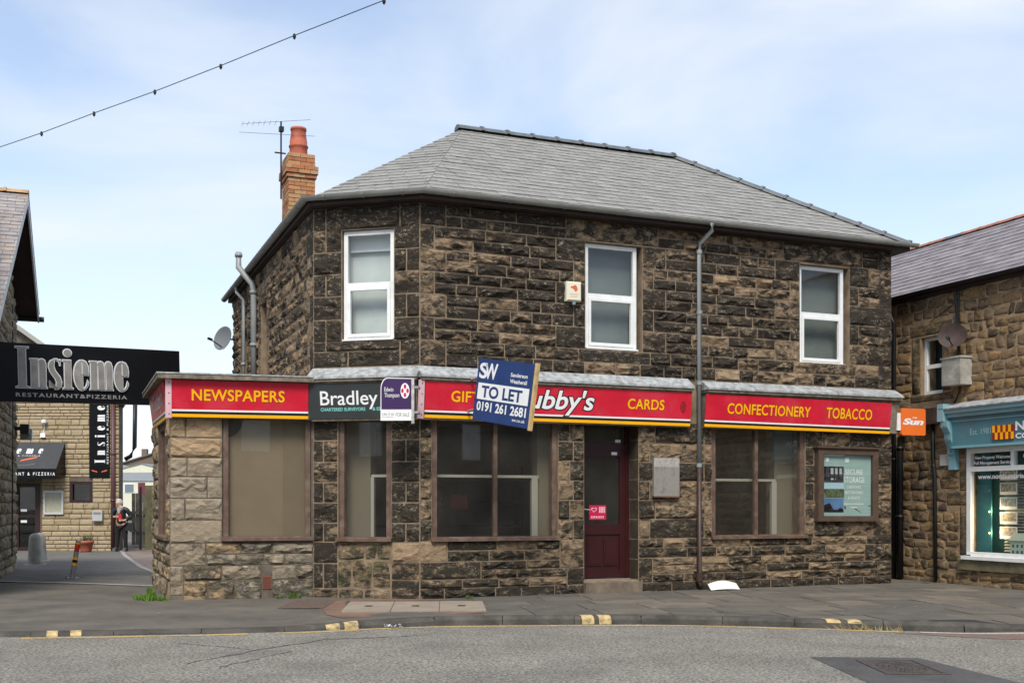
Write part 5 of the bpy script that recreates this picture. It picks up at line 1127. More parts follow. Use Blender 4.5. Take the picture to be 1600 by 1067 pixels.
slates([(ef(.46), ef(-4.5), ap(.46), ap(-4.5))], .21, .3, SLATE_Y, lr, 0, random.Random(10))
ridge_tiles(ap(.46) + up3, ap(-4.5) + up3, 11, mat('lichened_ridge', (.36, .22, .11), .8, var=.4, vscale=5), lr, r=.11)
m = MB()
for a, b in ((ap, ef), (en, ap)):
    P_, Q_ = a(.42), b(.42); nn = Vector((GF.n.x, GF.n.y, 0)); m.hexa([P_ - Vector((0, 0, .20)), Q_ - Vector((0, 0, .20)), Q_ - Vector((0, 0, .20)) + nn * .03, P_ - Vector((0, 0, .20)) + nn * .03, P_, Q_, Q_ + nn * .03, P_ + nn * .03])
m.build('bargeboard', mat('white_bargeboard', (.62, .64, .65), .5, var=.08), lg_)
m = MB(); m.tube([ef(.55) - Vector((0, 0, .12)), ef(-4) - Vector((0, 0, .12))], .06, 8); m.build('gutter', BLACK, lg_)
pipe('wall_cable', 'thin black cable down the grey rubble wall at left edge', [GF.p(7.6, .05, 5.5), GF.p(7.55, .06, 3), GF.p(7.3, .06, .3)], .012, BLACK, cat='cable')
# bulkhead floodlight on it
fl_ = thing('floodlight', 'small grey floodlight fixed to rubble wall under the black sign', 'lamp', GF.p(8.6, .1, 2.95)); m = MB(); m.fbox(GF, 8.45, 8.75, .12, .3, 2.9, 3.1); m.build('housing', BLACK, fl_); m = MB(); m.fbox(GF, 8.75, 8.98, .10, .34, 2.78, 3.02); m.build('lens', GALV, fl_)
m = MB(); m.fbox(GF, 8.55, 8.65, .0, .12, 2.97, 3.05); m.build('bracket', BLACK, fl_)

# --- custom fat-face letters for the restaurant sign
def ell(cx_, cy_, rx, ry, a0, a1, n=12): return [(cx_ + rx * math.cos(R(a0 + (a1 - a0) * k / n)), cy_ + ry * math.sin(R(a0 + (a1 - a0) * k / n))) for k in range(n + 1)]
XH = .72
def stem(x, w_, h, serif=.05, top=True): return [[(x - (serif if True else 0), 0), (x + w_ + serif, 0), (x + w_ + serif, .025), (x + w_, .04), (x + w_, h - .0), (x - (serif if top else 0), h), (x - (serif if top else 0), h - .025), (x, h - .04), (x, .04), (x - serif, .025)]]
def GL(ch):
    if ch == 'I': return .36, [[(.0, 0), (.36, 0), (.36, .025), (.28, .04), (.28, .96), (.36, .975), (.36, 1), (0, 1), (0, .975), (.08, .96), (.08, .04), (0, .025)]]
    if ch == 'i': return .28, [[(0, 0), (.28, 0), (.28, .025), (.23, .04), (.23, XH), (0, XH), (0, XH - .025), (.05, XH - .04), (.05, .04), (0, .025)], ell(.14, .90, .11, .085, 0, 330, 11)]
    if ch == 'n': return .46, [[(0, 0), (.24, 0), (.24, .02), (.215, .03), (.215, XH), (0, XH), (0, XH - .02), (.03, XH - .03), (.03, .03), (0, .02)], [(.235, 0), (.46, 0), (.46, .02), (.43, .03), (.43, XH - .12), (.40, XH - .03), (.33, XH), (.27, XH - .01), (.225, XH - .06), (.225, XH - .09), (.25, XH - .07), (.25, .03), (.235, .02)]]
    if ch == 'm': return .68, [[(0, 0), (.23, 0), (.23, .02), (.21, .03), (.21, XH), (0, XH), (0, XH - .02), (.03, XH - .03), (.03, .03), (0, .02)]] + [[(x, 0), (x + .215, 0), (x + .215, .02), (x + .195, .03), (x + .195, XH - .12), (x + .165, XH - .03), (x + .10, XH), (x + .04, XH - .01), (x, XH - .06), (x, XH - .09), (x + .02, XH - .07), (x + .02, .03), (x, .02)] for x in (.225, .455)]
    if ch == 'e': return .42, [ell(.21, XH / 2, .21, XH / 2 + .01, 90, 270, 14) + [(.215, -.01)] + ell(.21, .2, .20, .21, -80, -5, 6) + [(.385, .24), (.36, .12), (.30, .03), (.245, .04), (.245, XH / 2 - .02), (.215, XH / 2 - .02), (.215, XH - .03)], [(.225, XH / 2), (.41, XH / 2), (.42, .46), (.40, .60), (.34, .70), (.25, .73), (.225, .73), (.225, .70), (.245, .69), (.245, XH / 2 + .03), (.225, XH / 2 + .03)]]
    if ch == 's': return .38, [[(.02, .20), (.035, .20), (.06, .10), (.13, .03), (.19, .03), (.19, -.01), (.27, .0), (.35, .06), (.37, .17), (.33, .29), (.20, .44), (.165, .53), (.16, .60), (.175, .68), (.16, .72), (.08, .69), (.03, .62), (.02, .53), (.06, .42), (.19, .26), (.23, .17), (.22, .07), (.16, .02), (.02, .02)], [(.17, .72), (.25, .71), (.31, .66), (.33, .58), (.345, .58), (.345, .72), (.33, .72), (.31, .70), (.25, .735), (.17, .735)]]
def fat(word, sp=.03):
    x = 0; out = []
    for ch in word:
        w_, ps = GL(ch); out += [[(x + a, b) for a, b in p] for p in ps]; x += w_ + sp
    return x - sp, out
def grow_poly(p, d):
    n = len(p); ar = sum(p[i][0] * p[(i + 1) % n][1] - p[(i + 1) % n][0] * p[i][1] for i in range(n)); sg = 1 if ar > 0 else -1; out = []
    for i in range(n):
        a, b, c_ = Vector(p[i - 1]), Vector(p[i]), Vector(p[(i + 1) % n]); e1 = (b - a); e2 = (c_ - b)
        if e1.length < 1e-6 or e2.length < 1e-6: out.append(tuple(b)); continue
        n1 = Vector((e1.y, -e1.x)).normalized() * sg; n2 = Vector((e2.y, -e2.x)).normalized() * sg; nn = n1 + n2
        if nn.length < .2: nn = n1
        nn.normalize(); out.append((b.x + nn.x * d, b.y + nn.y * d))
    return out if sg > 0 else out[::-1]
def fat_text(mb, S, word, x0, x1, y0, h, d0, d1, grow=0.0, rot=False, sp=.03):
    W_, ps = fat(word, sp); kx = (x1 - x0) / W_
    for p in ps:
        q = grow_poly(p, grow / h) if grow else (p if sum(p[i][0] * p[(i + 1) % len(p)][1] - p[(i + 1) % len(p)][0] * p[i][1] for i in range(len(p))) > 0 else p[::-1])
        S.poly(mb, [(x0 + a * kx, y0 + b * h) for a, b in q], d0, d1)
A = Vector((-9.2, 18.45, 3.10)); Bq = Vector((-6.1, 20.5, 3.19)); S = Surf(A, Bq - A, (0, 0, 1)); Wd = (Bq - A).length; Hh = 1.0
# x = 0 px lies at about 0.66 m along the board
hs = thing('restaurant_sign', 'large black projecting restaurant sign with raised silver lettering across the alley', 'sign', A)
m = MB(); S.box(m, 0, Wd, 0, Hh, -.12, 0); m.build('board', SIGNBLK, hs)
def bx_(px):   # metres along the board for a picture column measured on the photograph
    t = (px - 800) / 1740.; return ((t * A.y - A.x) / (S.ex.x - t * S.ex.y))
X0, X1 = bx_(25), bx_(201)
m = MB(); fat_text(m, S, 'Insieme', X0, X1, .235, .70, .0, .035, grow=.016); m.build('letter_edges', STEELW, hs)
m = MB(); fat_text(m, S, 'Insieme', X0, X1, .235, .70, .035, .045, grow=-.004); m.build('letter_faces', STEELG, hs)
m = MB(); text(m, S, 'RESTAURANT&PIZZERIA', bx_(25), bx_(198), .085, .15, .02, offset=.02, space=1.25, ref='RESTAURANT'); m.build('small_lettering', mat('dull_silver', (.33, .32, .30), .4, metal=.4), hs)
m = MB(); m.box(-10.4, -9.0, 18.5, 18.6, 3.3, 3.38); m.box(-10.4, -9.0, 18.5, 18.6, 3.8, 3.88); m.build('wall_bracket', BLACK, hs)

# ================================================================== RESTAURANT BUILDING AT THE END OF THE ALLEY
ZB = zal(36)
RS = Frame((-12.7, 36.0), (1, 0))
rs = thing('restaurant_building', 'honey coloured coursed stone restaurant at the end of the alley', 'building', (-14.5, 36, ZB))
WNA, WND = (-1.60, -.86, 1.43, 2.11), (-3.4, -2.55, ZB, 2.05)
m = MB(); backing(m, RS, -5.5, 0, ZB - .3, 4.75, [WNA, WND], o1=-.004); m.add([RS.p(0, -.004, 4.75), RS.p(-5.5, -.004, 4.75), RS.p(-5.5, -.004, 8.6), RS.p(-2.6, -6, 4.75), RS.p(-8.1, -6, 4.75), RS.p(-8.1, -6, 8.6)], [(0, 2, 1), (3, 4, 5), (0, 3, 5, 2)]); m.hexa([(-13.05, 36.36, ZB - .3), (-12.86, 36.36, ZB - .3), (-15.5, 42.3, ZB - .3), (-15.8, 42.3, ZB - .3), (-13.05, 36.36, 4.75), (-12.86, 36.36, 4.75), (-15.5, 42.3, 4.75), (-15.8, 42.3, 4.75)]); rsw = m.build('wall', MORTAR_D, rs)
rng = random.Random(51); zs = [ZB - .05]
while zs[-1] < 5.6: zs.append(zs[-1] + rng.choice((.10, .13, .16, .20)))
cnt = 0
for r in fill(-3.75, 0, zs, [WNA, WND, (-3.75, -2.5, ZB, 3.35)], rng, .28, .55):
    if r[3] > 4.75 + .7 * -(r[1]) - .05: continue
    m = MB(); stone(m, RS, *r, rng, .014, .0, .007, (rng.uniform(.05, .4), rng.random(), 0), .0, cell=.2); m.build('stone', BLOND, rsw, smooth=True, tone=True); cnt += 1
m = MB(); A4 = [RS.p(.3, .25, 4.68), RS.p(-5.5, .25, 8.75), RS.p(-8.1, -6, 8.75), RS.p(-2.3, -6, 4.68)]; m.hexa([p - Vector((0, 0, .12)) for p in A4] + A4); m.build('roof', SLATE_Y[0], rs)
m = MB(); P_, Q_ = RS.p(.3, .25, 4.70), RS.p(-5.5, .25, 8.77); dz = Vector((0, 0, .16)); dn = Vector((0, -.03, 0)); m.hexa([P_ - dz + dn, Q_ - dz + dn, Q_ - dz, P_ - dz, P_ + dn, Q_ + dn, Q_, P_]); m.build('bargeboard', mat('grey_barge', (.35, .33, .30), .7), rs)
nw = part_empty('window', rs, RS.p(-1.2, 0, 1.43)); a, b, c_, d_ = WNA; m = MB(); o = -.06
for q in ((a, a + .09, c_, d_), (b - .09, b, c_, d_), (a + .09, b - .09, c_, c_ + .09), (a + .09, b - .09, d_ - .09, d_)): m.fbox(RS, q[0], q[1], o - .06, o + .05, q[2], q[3])
m.build('frame', mat('dark_maroon_timber', (.03, .012, .012), .5), nw); m = MB(); m.fbox(RS, a + .09, b - .09, o - .03, o - .024, c_ + .09, d_ - .09); m.build('pane', GLASS, nw); m = MB(); m.fbox(RS, a - .1, b + .1, o - .5, o - .45, c_ - .1, d_ + .1); m.build('dark_room', INT_D, nw)
rdr = part_empty('door', rs, RS.p(-2.97, 0, ZB)); a, b, c_, d_ = WND; m = MB()
for q in ((a, a + .1, c_, d_), (b - .22, b, c_, d_), (a + .1, b - .22, d_ - .12, d_), (a + .1, b - .22, c_, c_ + .12), (a + .1, b - .22, .95, 1.03)): m.fbox(RS, q[0], q[1], -.2, -.12, q[2], q[3])
m.build('frame', mat('dark_maroon_timber', (.03, .012, .012)), rdr); m = MB(); m.fbox(RS, a + .1, b - .22, -.17, -.16, c_ + .12, d_ - .12); m.build('pane', GLASS, rdr); m = MB(); m.fbox(RS, a - 2.2, b + .2, -1.6, -1.55, c_ - .1, d_ + .4); m.build('dark_room', INT_D, rdr)
m = MB()
for k in range(2): m.fbox(RS, -3.25, -3.05, -.158, -.155, .78 + k * .36, .86 + k * .36)
m.build('notice', WHT, rdr)
AWN = mat('charcoal_awning', (.045, .047, .05), .8, var=.1)
aw = thing('awning', 'charcoal canvas awning over the restaurant door with white lettering', 'awning', RS.p(-2.6, 0, 2.1))
P4 = [RS.p(-4.6, .75, 2.50), RS.p(-1.73, .75, 2.50), RS.p(-1.73, .02, 3.38), RS.p(-4.6, .02, 3.38)]; m = MB(); dzz = Vector((0, 0, .02)); m.hexa([p - dzz for p in P4] + P4); m.build('canopy', AWN, aw)
m = MB(); m.add([P4[1], P4[2], RS.p(-1.73, .02, 2.3), RS.p(-1.73, .75, 2.3)], [(0, 1, 2, 3)]); m.fbox(RS, -4.6, -1.73, .745, .755, 2.18, 2.50); m.build('valance', SIGNBLK, aw)
Sa = Surf(P4[0], P4[1] - P4[0], P4[3] - P4[0]); m = MB(); fat_text(m, Sa, 'Insieme', .25, 2.25, .64, .30, .002, .006, sp=.55); text(m, Sa, 'RESTAURANT & PIZZERIA', .6, 2.22, .53, .57, .004, space=1.6, ref='R')
Sv = Surf(RS.p(-3.6, .757, 2.2), (1, 0, 0), (0, 0, 1)); text(m, Sv, 'RESTAURANT & PIZZERIA', -.12, 1.83, .09, .185, .002, space=1.7, ref='R', offset=.02); m.build('lettering', WHT, aw)
m = MB()
for k in range(7): Sa.poly(m, [(1.62 + k * .07, .30 + .02 * k), (1.70 + k * .07, .33 + .02 * k), (1.75 + k * .07, .40 + .02 * k), (1.67 + k * .07, .38 + .02 * k)], .002, .005)
m.build('orange_leaf_print', LOGO, aw); m = MB(); Sa.poly(m, ell(1.75, .27, .42, .12, 200, 340) + ell(1.75, .24, .42, .10, 340, 200), .002, .005); m.build('grey_swash_print', GREYTXT, aw)
bn = thing('banner_sign', 'tall narrow black banner with vertical white lettering on the restaurant wall', 'sign', RS.p(-.6, .03, 2.26)); A = RS.p(-.95, .05, 2.24); m = MB(); Sb = Surf(A, (1, 0, 0), (0, 0, 1)); Sb.box(m, 0, .66, 0, 2.75, -.04, 0); m.build('panel', SIGNBLK, bn)
Sbr = Surf(RS.p(-.36, .05, 2.60), (0, 0, 1), (-1, 0, 0)); m = MB(); fat_text(m, Sbr, 'Insieme', .10, 1.95, .08, .33, .002, .006, sp=.42); text(m, Sbr, 'RESTAURANT & PIZZERIA', .08, 1.98, -.035, .02, .004, space=1.2, ref='R'); m.build('lettering', WHT, bn)
for yb in (.16, 2.62):
    m = MB()
    for sg in (-1, 1): Sb.poly(m, [(.33 + sg * .06, yb), (.33 + sg * .25, yb + .05), (.33 + sg * .24, yb + .09), (.33 + sg * .08, yb + .04)][::sg], .001, .004)
    m.build('orange_print', LOGO, bn)
mc = thing('menu_case', 'white framed menu case on the restaurant wall beside the door', 'menu case', RS.p(-2.1, .04, 1.06)); Sm = Surf(RS.p(-2.42, .02, 1.05), (1, 0, 0), (0, 0, 1)); m = MB()
for q in ((0, .06, 0, .76), (.58, .64, 0, .76), (.06, .58, 0, .06), (.06, .58, .7, .76)): Sm.box(m, *q, -.02, .06)
m.build('frame', mat('pale_frame', (.5, .51, .5), .5), mc); m = MB(); Sm.box(m, .06, .58, .06, .7, -.02, .03); m.build('menu_page', mat('menu_paper', (.38, .37, .27), .8, var=.1, vscale=12), mc)
ub = thing('utility_box', 'small grey utility box on the honey stone wall', 'box', RS.p(-.65, .04, .85)); m = MB(); m.fbox(RS, -.82, -.50, .0, .14, .84, 1.18); m.build('casing', mat('grey_box', (.42, .42, .41), .5, var=.08), ub); m = MB(); m.fbox(RS, -.78, -.54, .14, .145, 1.05, 1.12); m.build('print', GREYTXT, ub)
pipe('drainpipe', 'maroon downpipe on the right end of the honey stone wall', [RS.p(-.17, .08, 4.6), RS.p(-.17, .08, ZB)], .07, mat('maroon_pipe', (.10, .045, .045), .5), [RS.p(-.17, .08, 3.0), RS.p(-.17, .08, 1.5)])
pipe('drainpipe', 'black angled gutter pipe past the corner of the restaurant', [RS.p(.35, -.5, 4.75), RS.p(.33, -.5, 3.25), RS.p(.2, -.5, 2.95), RS.p(.02, -.5, 2.85)], .07, BLACK)
sc = thing('security_camera', 'white dome camera with junction box on the honey stone wall', 'camera', RS.p(-2.38, .05, 3.9)); m = MB(); m.lathe([(.03, -.12), (.085, -.08), (.085, 0), (.05, .02)], RS.p(-2.38, .12, 4.08), 12); m.build('dome', WHT, sc); m = MB(); m.fbox(RS, -2.52, -2.36, .0, .08, 3.53, 3.67); m.build('junction_box', WHT, sc)
m = MB(); m.tube([RS.p(-2.4, .03, 4.0), RS.p(-2.42, .03, 3.67)], .012, 5); m.build('cable', WHT, sc)

# --- small things in the alley
m = MB(); pp = (-13.35, 34.9, zal(34.9)); pt = thing('plant_pot', 'round terracotta plant pot against the honey stone wall', 'plant pot', pp)
m.lathe([(.155, 0), (.17, .05), (.215, .27), (.24, .28), (.245, .35), (.23, .36), (.21, .345), (.20, .32)], pp, 20); m.build('pot', TERRA, pt, smooth=True)
m = MB(); rng = random.Random(3)
for k in range(70): a = rng.uniform(0, 6.3); r_ = rng.uniform(0, .19); p = Vector((pp[0] + r_ * math.cos(a), pp[1] + r_ * math.sin(a), pp[2] + .33)); q = p + Vector((rng.uniform(-.1, .1), rng.uniform(-.1, .1), rng.uniform(.08, .28))); s_ = Vector((.012, .01, 0)); m.add([p - s_, p + s_, q], [(0, 1, 2)])
m.build('dry_stems', mat('dry_stems', (.10, .11, .05), .9), pt, kind='stuff')
for (x, y, h, lb) in ((-11.35, 26.5, .74, 'nearer round-topped pale stone bollard by the gable wall'), (-12.12, 28.6, .72, 'farther round-topped pale stone bollard behind the first')):
    t = thing('stone_bollard', lb, 'bollard', (x, y, zal(y)), group='pale stone bollards'); m = MB(); m.lathe([(.17, 0), (.165, .05), (.145, h * .6), (.135, h - .13), (.12, h - .06), (.08, h - .015), (.02, h)], (x, y, zal(y)), 16); m.build('post', CONC, t, smooth=True)
    m = MB(); m.lathe([(.26, 0), (.24, .012)], (x, y, zal(y) + .002), 16); m.build('footing', CONC, t)
bo = thing('steel_bollard', 'leaning steel bollard with red and yellow reflective bands', 'bollard', (-8.19, 20.73, 0)); b0 = Vector((-8.19, 20.73, 0)); bd = Vector((.11, .02, .69)); 
cols_ = [(0, .34, GALV), (.34, .42, YEL), (.42, .50, BLK), (.50, .57, YEL), (.57, .72, GALV), (.72, .92, mat('red_reflector', (.5, .03, .02), .4)), (.92, .96, YEL), (.96, 1.0, GALV)]
for a, b, mt in cols_:
    m = MB(); m.tube([b0 + bd * a, b0 + bd * b], .045 if mt is GALV else .0465, 12); m.build('post' if mt is GALV else 'reflective_band', mt, bo, smooth=False)
m = MB(); m.lathe([(.02, 0), (.05, .0), (.03, .03)], b0 + bd, 10); m.build('cap', GALV, bo)
m = MB(); m.box(-8.29, -8.09, 20.64, 20.84, -.01, .012)
for dx in (-.08, .08):
    for dy in (-.08, .08): m.lathe([(.014, 0), (.014, .04)], (-8.19 + dx, 20.74 + dy, .012), 6)
m.build('base_plate', GALV, bo)
# crumpled white sheet by the pipe
pg = MB(); q0 = FR.p(4.80, .10, .004); n_ = 8
for j in range(3):
    for i in range(n_ + 1):
        p = FR.p(4.72 + .54 * i / n_ + .03 * j, .34 - .20 * j / 2, .012 + .05 * math.sin(math.pi * i / n_) * (1 if j else .25) + .085 * j / 2); pg.v.append(tuple(p)); pg.tone.append((0, 0, 0))
pg.f = [(j * (n_ + 1) + i, j * (n_ + 1) + i + 1, (j + 1) * (n_ + 1) + i + 1, (j + 1) * (n_ + 1) + i) for j in range(2) for i in range(n_)]; pg.mi = [0] * len(pg.f)
o_ = pg.build('white_sheet', mat('white_plastic_sheet', (.70, .70, .68), .5, var=.06, dirt=(.4, .38, .34), dirt_amt=.4, dirt_scale=6), smooth=True); o_['label'] = 'curled bright white plastic sheet at the foot of the brown downpipe'; o_['category'] = 'litter'
lt = thing('litter', 'crumpled white and blue litter in the gutter by the kerb', 'litter', (-1.45, 13.25, -.098)); m = MB(); rng = random.Random(2)
for k in range(26): p = Vector((-1.5 + .2 * rng.random() ** 2, 13.24 + rng.uniform(0, .05), -.092 + rng.uniform(0, .025))); q = lambda: p + Vector((rng.uniform(-.03, .03), rng.uniform(-.02, .02), rng.uniform(-.005, .025))); m.add([q(), q(), q()], [(0, 1, 2)])
m.build('wrapper', mat('crumpled_wrapper', (.5, .55, .6), .6, var=.4, vscale=30), lt)
def tuft(label, pts, mt, cat='weeds'):
    m = MB(); rng = random.Random(len(pts) * 7 + 1)
    for (x, y, r_, h, n) in pts:
        for k in range(n):
            a = rng.uniform(0, 6.28); rr = r_ * math.sqrt(rng.random()); p = Vector((x + rr * math.cos(a), y + rr * math.sin(a), zal(y) if x < -4 else 0)); q = p + Vector((rng.uniform(-.05, .05), rng.uniform(-.05, .05), h * rng.uniform(.4, 1))); a2 = rng.uniform(0, 6.28); s_ = Vector((math.cos(a2), math.sin(a2), 0)) * .009; m.add([p - s_, p + s_, q], [(0, 1, 2)])
    o_ = m.build('grass_tuft', mt); o_['label'] = label; o_['category'] = cat; o_['kind'] = 'stuff'
tuft('bright green grass at the foot of the left extension corner', [(-5.35, 16.12, .12, .09, 260), (-5.18, 16.02, .14, .08, 260), (-5.32, 16.45, .05, .12, 90), (-5.5, 16.95, .05, .15, 60), (-5.02, 15.97, .08, .06, 100)], GRASS)
tuft('small weeds along the base of the shop wall', [(-3.2, 16.35, .09, .12, 80), (-3.4, 16.3, .05, .07, 30), (-.62, 16.3, .06, .06, 30), (-.62, 16.32, .04, .05, 20)], mat('weed_green', (.09, .13, .03), .85, var=.4, vscale=20))

m = MB(); rng = random.Random(23)
for k in range(70): x = rng.uniform(3.75, 4.55); p = Vector((x, kerb(x)[0] - rng.uniform(.04, .10), -.098)); q = p + Vector((rng.uniform(-.12, .06), rng.uniform(-.03, .03), rng.uniform(.02, .09))); m.add([p - Vector((.006, 0, 0)), p + Vector((.006, 0, 0)), q], [(0, 1, 2)])
o_ = m.build('grass_tuft', mat('straw', (.30, .24, .11), .9, var=.3, vscale=20)); o_['label'] = 'dry straw coloured grass in the gutter at right'; o_['category'] = 'grass'; o_['kind'] = 'stuff'
# --- fence, gate, caravans and house beyond the alley
FENCE = mat('silvered_fence_timber', (.30, .26, .19), .9, var=.35, vscale=4, bump=.4)
fn = thing('timber_fence', 'weathered vertical board fence beyond the walker', 'fence', (-13.7, 41, zal(41)))
for k in range(11): m = MB(); x = -14.0 + k * .135; h_ = 1.95 if k < 3 else 1.85; m.box(x, x + .122, 41 + .012 * (k % 2), 41.03 + .012 * (k % 2), zal(41) + .05, zal(41) + h_); m.build('board', FENCE, fn)
m = MB(); m.box(-14.05, -12.45, 40.93, 40.99, .35, .47); m.box(-14.05, -12.45, 40.93, 40.99, 1.0, 1.12); m.build('rail', FENCE, fn)
gp = thing('gate_post', 'thick mossy timber post with black gate iron at the alley end', 'post', (-12.05, 37, zal(37))); m = MB(); m.box(-12.16, -11.80, 36.9, 37.3, zal(37), 2.0); m.build('post', mat('mossy_timber', (.10, .095, .05), .95, var=.4, vscale=5, bump=.5), gp); m = MB(); m.box(-12.35, -12.29, 36.9, 36.97, zal(37), 1.95); m.build('iron_upright', BLACK, gp)
sgp = thing('timber_boarding', 'low mossy timber boarding behind the left extension', 'fence', (-8.6, 27, 0))
for k in range(9): m = MB(); x, y = -11.75 + k * .42, 36.4 - k * 1.1; m.hexa([(x, y, zal(y)), (x + .4, y - 1.05, zal(y)), (x + .42, y - 1.02, zal(y)), (x + .02, y + .03, zal(y)), (x, y, 1.7), (x + .4, y - 1.05, 1.7), (x + .42, y - 1.02, 1.7), (x + .02, y + .03, 1.7)]) if k < 2 else None; (m.build('board', FENCE, sgp) if m.v else None)
CW = mat('cream_caravan', (.66, .63, .50), .5, var=.04)
def caravan(label, x0, x1, y, zb, zt, zr, roofmt, openings=True):
    t = thing('static_caravan', label, 'caravan', ((x0 + x1) / 2, y, zb), group='static caravans beyond the alley'); m = MB(); m.box(x0, x1, y, y + 3.5, zb, zt); m.build('wall', CW, t)
    m = MB(); m.add([(x0 - .1, y - .12, zt), (x1 + .1, y - .12, zt), (x1 + .1, y + 3.6, zt), (x0 - .1, y + 3.6, zt), (x0 - .1, y + 1.75, zr), (x1 + .1, y + 1.75, zr)], [(0, 1, 5, 4), (2, 3, 4, 5), (1, 2, 5), (3, 0, 4), (3, 2, 1, 0)]); m.build('roof', roofmt, t); return t
GR_ = mat('grey_caravan_roof', (.20, .215, .225), .5, var=.1)
cv = caravan('cream static caravan with grey roof and maroon door beyond the alley', -46.0, -33.5, 112, .2, 3.72, 4.62, GR_)
m = MB(); m.box(-39.0, -37.95, 111.96, 112, 2.5, 3.45); wf = m.build('window', WHITE, cv); m = MB(); m.box(-38.92, -38.03, 111.94, 111.96, 2.57, 3.38); m.build('pane', mat('dim_pane', (.16, .20, .23), .2), wf)
m = MB(); m.box(-37.6, -36.9, 111.95, 112, 1.6, 3.55); m.build('door', mat('maroon_caravan_door', (.14, .03, .04), .5), cv); m = MB(); m.tube([(-36.4, 113, 4.1), (-36.4, 113, 4.9)], .09, 8); m.build('flue', BLACK, cv)
def gablev(label, x0, x1, y, zb, zt, zr):
    t = thing('static_caravan', label, 'caravan', ((x0 + x1) / 2, y, zb), group='static caravans beyond the alley'); m = MB(); xm = (x0 + x1) / 2
    m.add([(x0, y, zb), (x1, y, zb), (x1, y, zt), (xm, y, zr), (x0, y, zt)] + [(x0, y + 9, zb), (x1, y + 9, zb), (x1, y + 9, zt), (xm, y + 9, zr), (x0, y + 9, zt)], [(0, 1, 2, 3, 4), (9, 8, 7, 6, 5), (1, 6, 7, 2), (0, 4, 9, 5)]); m.build('wall', CW, t)
    m = MB()
    for a, b in (((x0 - .15, zt - .06), (xm, zr)), ((xm, zr), (x1 + .15, zt - .06))): m.hexa([(a[0], y - .1, a[1]), (b[0], y - .1, b[1]), (b[0], y + 9, b[1]), (a[0], y + 9, a[1]), (a[0], y - .1, a[1] + .08), (b[0], y - .1, b[1] + .08), (b[0], y + 9, b[1] + .08), (a[0], y + 9, a[1] + .08)])
    m.build('roof', GR_, t)
    m = MB(); m.box(x1 - .9, x1 - .3, y - .03, y, zt - .9, zt - .2); m.build('window', mat('dim_pane', (.16, .2, .23)), t)
gablev('cream gable-ended caravan showing above the grey caravan roof', -49.0, -41.5, 136, 0, 5.35, 6.3)
gablev('pale green roofed caravan left of the cream gable', -58.5, -50.0, 142, 0, 6.0, 7.0)
gablev('farthest white caravan under the brown house', -52.6, -44.8, 162, 0, 7.1, 8.1)
hs2 = thing('distant_house', 'brown brick house with low pitched roof on the skyline', 'house', (-68, 210, 1)); HB = mat('brown_house_brick', (.16, .12, .09), .9, var=.15)
m = MB(); G5 = [(-74, 0), (-60, 0), (-60, 8.6), (-67.0, 11.0), (-74, 8.8)]; m.add([(x, 210, z) for x, z in G5] + [(x, 224, z) for x, z in G5], [(0, 1, 2, 3, 4), (9, 8, 7, 6, 5), (1, 6, 7, 2), (0, 4, 9, 5)]); m.build('wall', HB, hs2)
m = MB()
for (xa, za, xb, zb_) in ((-74.8, 8.6, -67, 11.05), (-67, 11.05, -59.4, 8.45)): m.hexa([(xa, 209.6, za), (xb, 209.6, zb_), (xb, 224.4, zb_), (xa, 224.4, za), (xa, 209.6, za + .25), (xb, 209.6, zb_ + .25), (xb, 224.4, zb_ + .25), (xa, 224.4, za + .25)])
m.build('roof', mat('brown_roof', (.15, .13, .115), .8), hs2)
m = MB(); m.box(-71.2, -70.2, 214, 215, 9, 12); m.build('chimney', HB, hs2)
hd = MB(); rng = random.Random(77)
for k in range(1400):
    a = rng.uniform(0, 6.28); u_ = rng.random() ** .5; x, z = -84 + 9 * u_ * math.cos(a), 4.0 + 5.5 * abs(u_ * math.sin(a)); p = Vector((x, 224 + rng.uniform(-3, 3), z)); d1 = Vector((rng.uniform(-1, 1), rng.uniform(-1, 1), rng.uniform(-1, 1))).normalized() * .6; d2 = d1.cross(Vector((rng.random(), 1, rng.random()))).normalized() * .45; hd.add([p - d1, p + d2, p + d1, p - d2], [(0, 1, 2, 3)])
tr = thing('tree', 'dark green distant tree left of the brown house', 'tree', (-84, 224, 0)); hd.build('crown', mat('dark_foliage', (.035, .055, .03), .9, var=.4, vscale=1), tr); m = MB(); m.tube([(-84, 224, -.6), (-84, 224, 5)], .5, 8, r2=.3); m.build('trunk', PIPE_B, tr)

# ================================================================== FESTOON CABLE
pts = []
for (px, py) in ((-60, 250), (0, 230), (65, 208), (147, 177), (242, 143), (345, 103), (460, 56), (600, 1), (720, -48)):
    Y = 11.0 - 2.5 * (px / 600.); pts.append(Vector(((px - 800) / 1740. * Y, Y, EYE + (787.6 - py) * Y / 1740.)))
fc = thing('festoon_cable', 'thin overhead festoon cable with small lamp holders crossing the sky', 'cable', pts[0]); m = MB(); m.tube(pts, .004, 5); m.build('cable', mat('blue_grey_cable', (.05, .09, .12), .6), fc)
for p in pts[2:8]: m = MB(); m.lathe([(.006, .014), (.012, .008), (.014, -.014), (.009, -.026), (.003, -.034)], p, 8); m.build('lamp_holder', BLACK, fc)

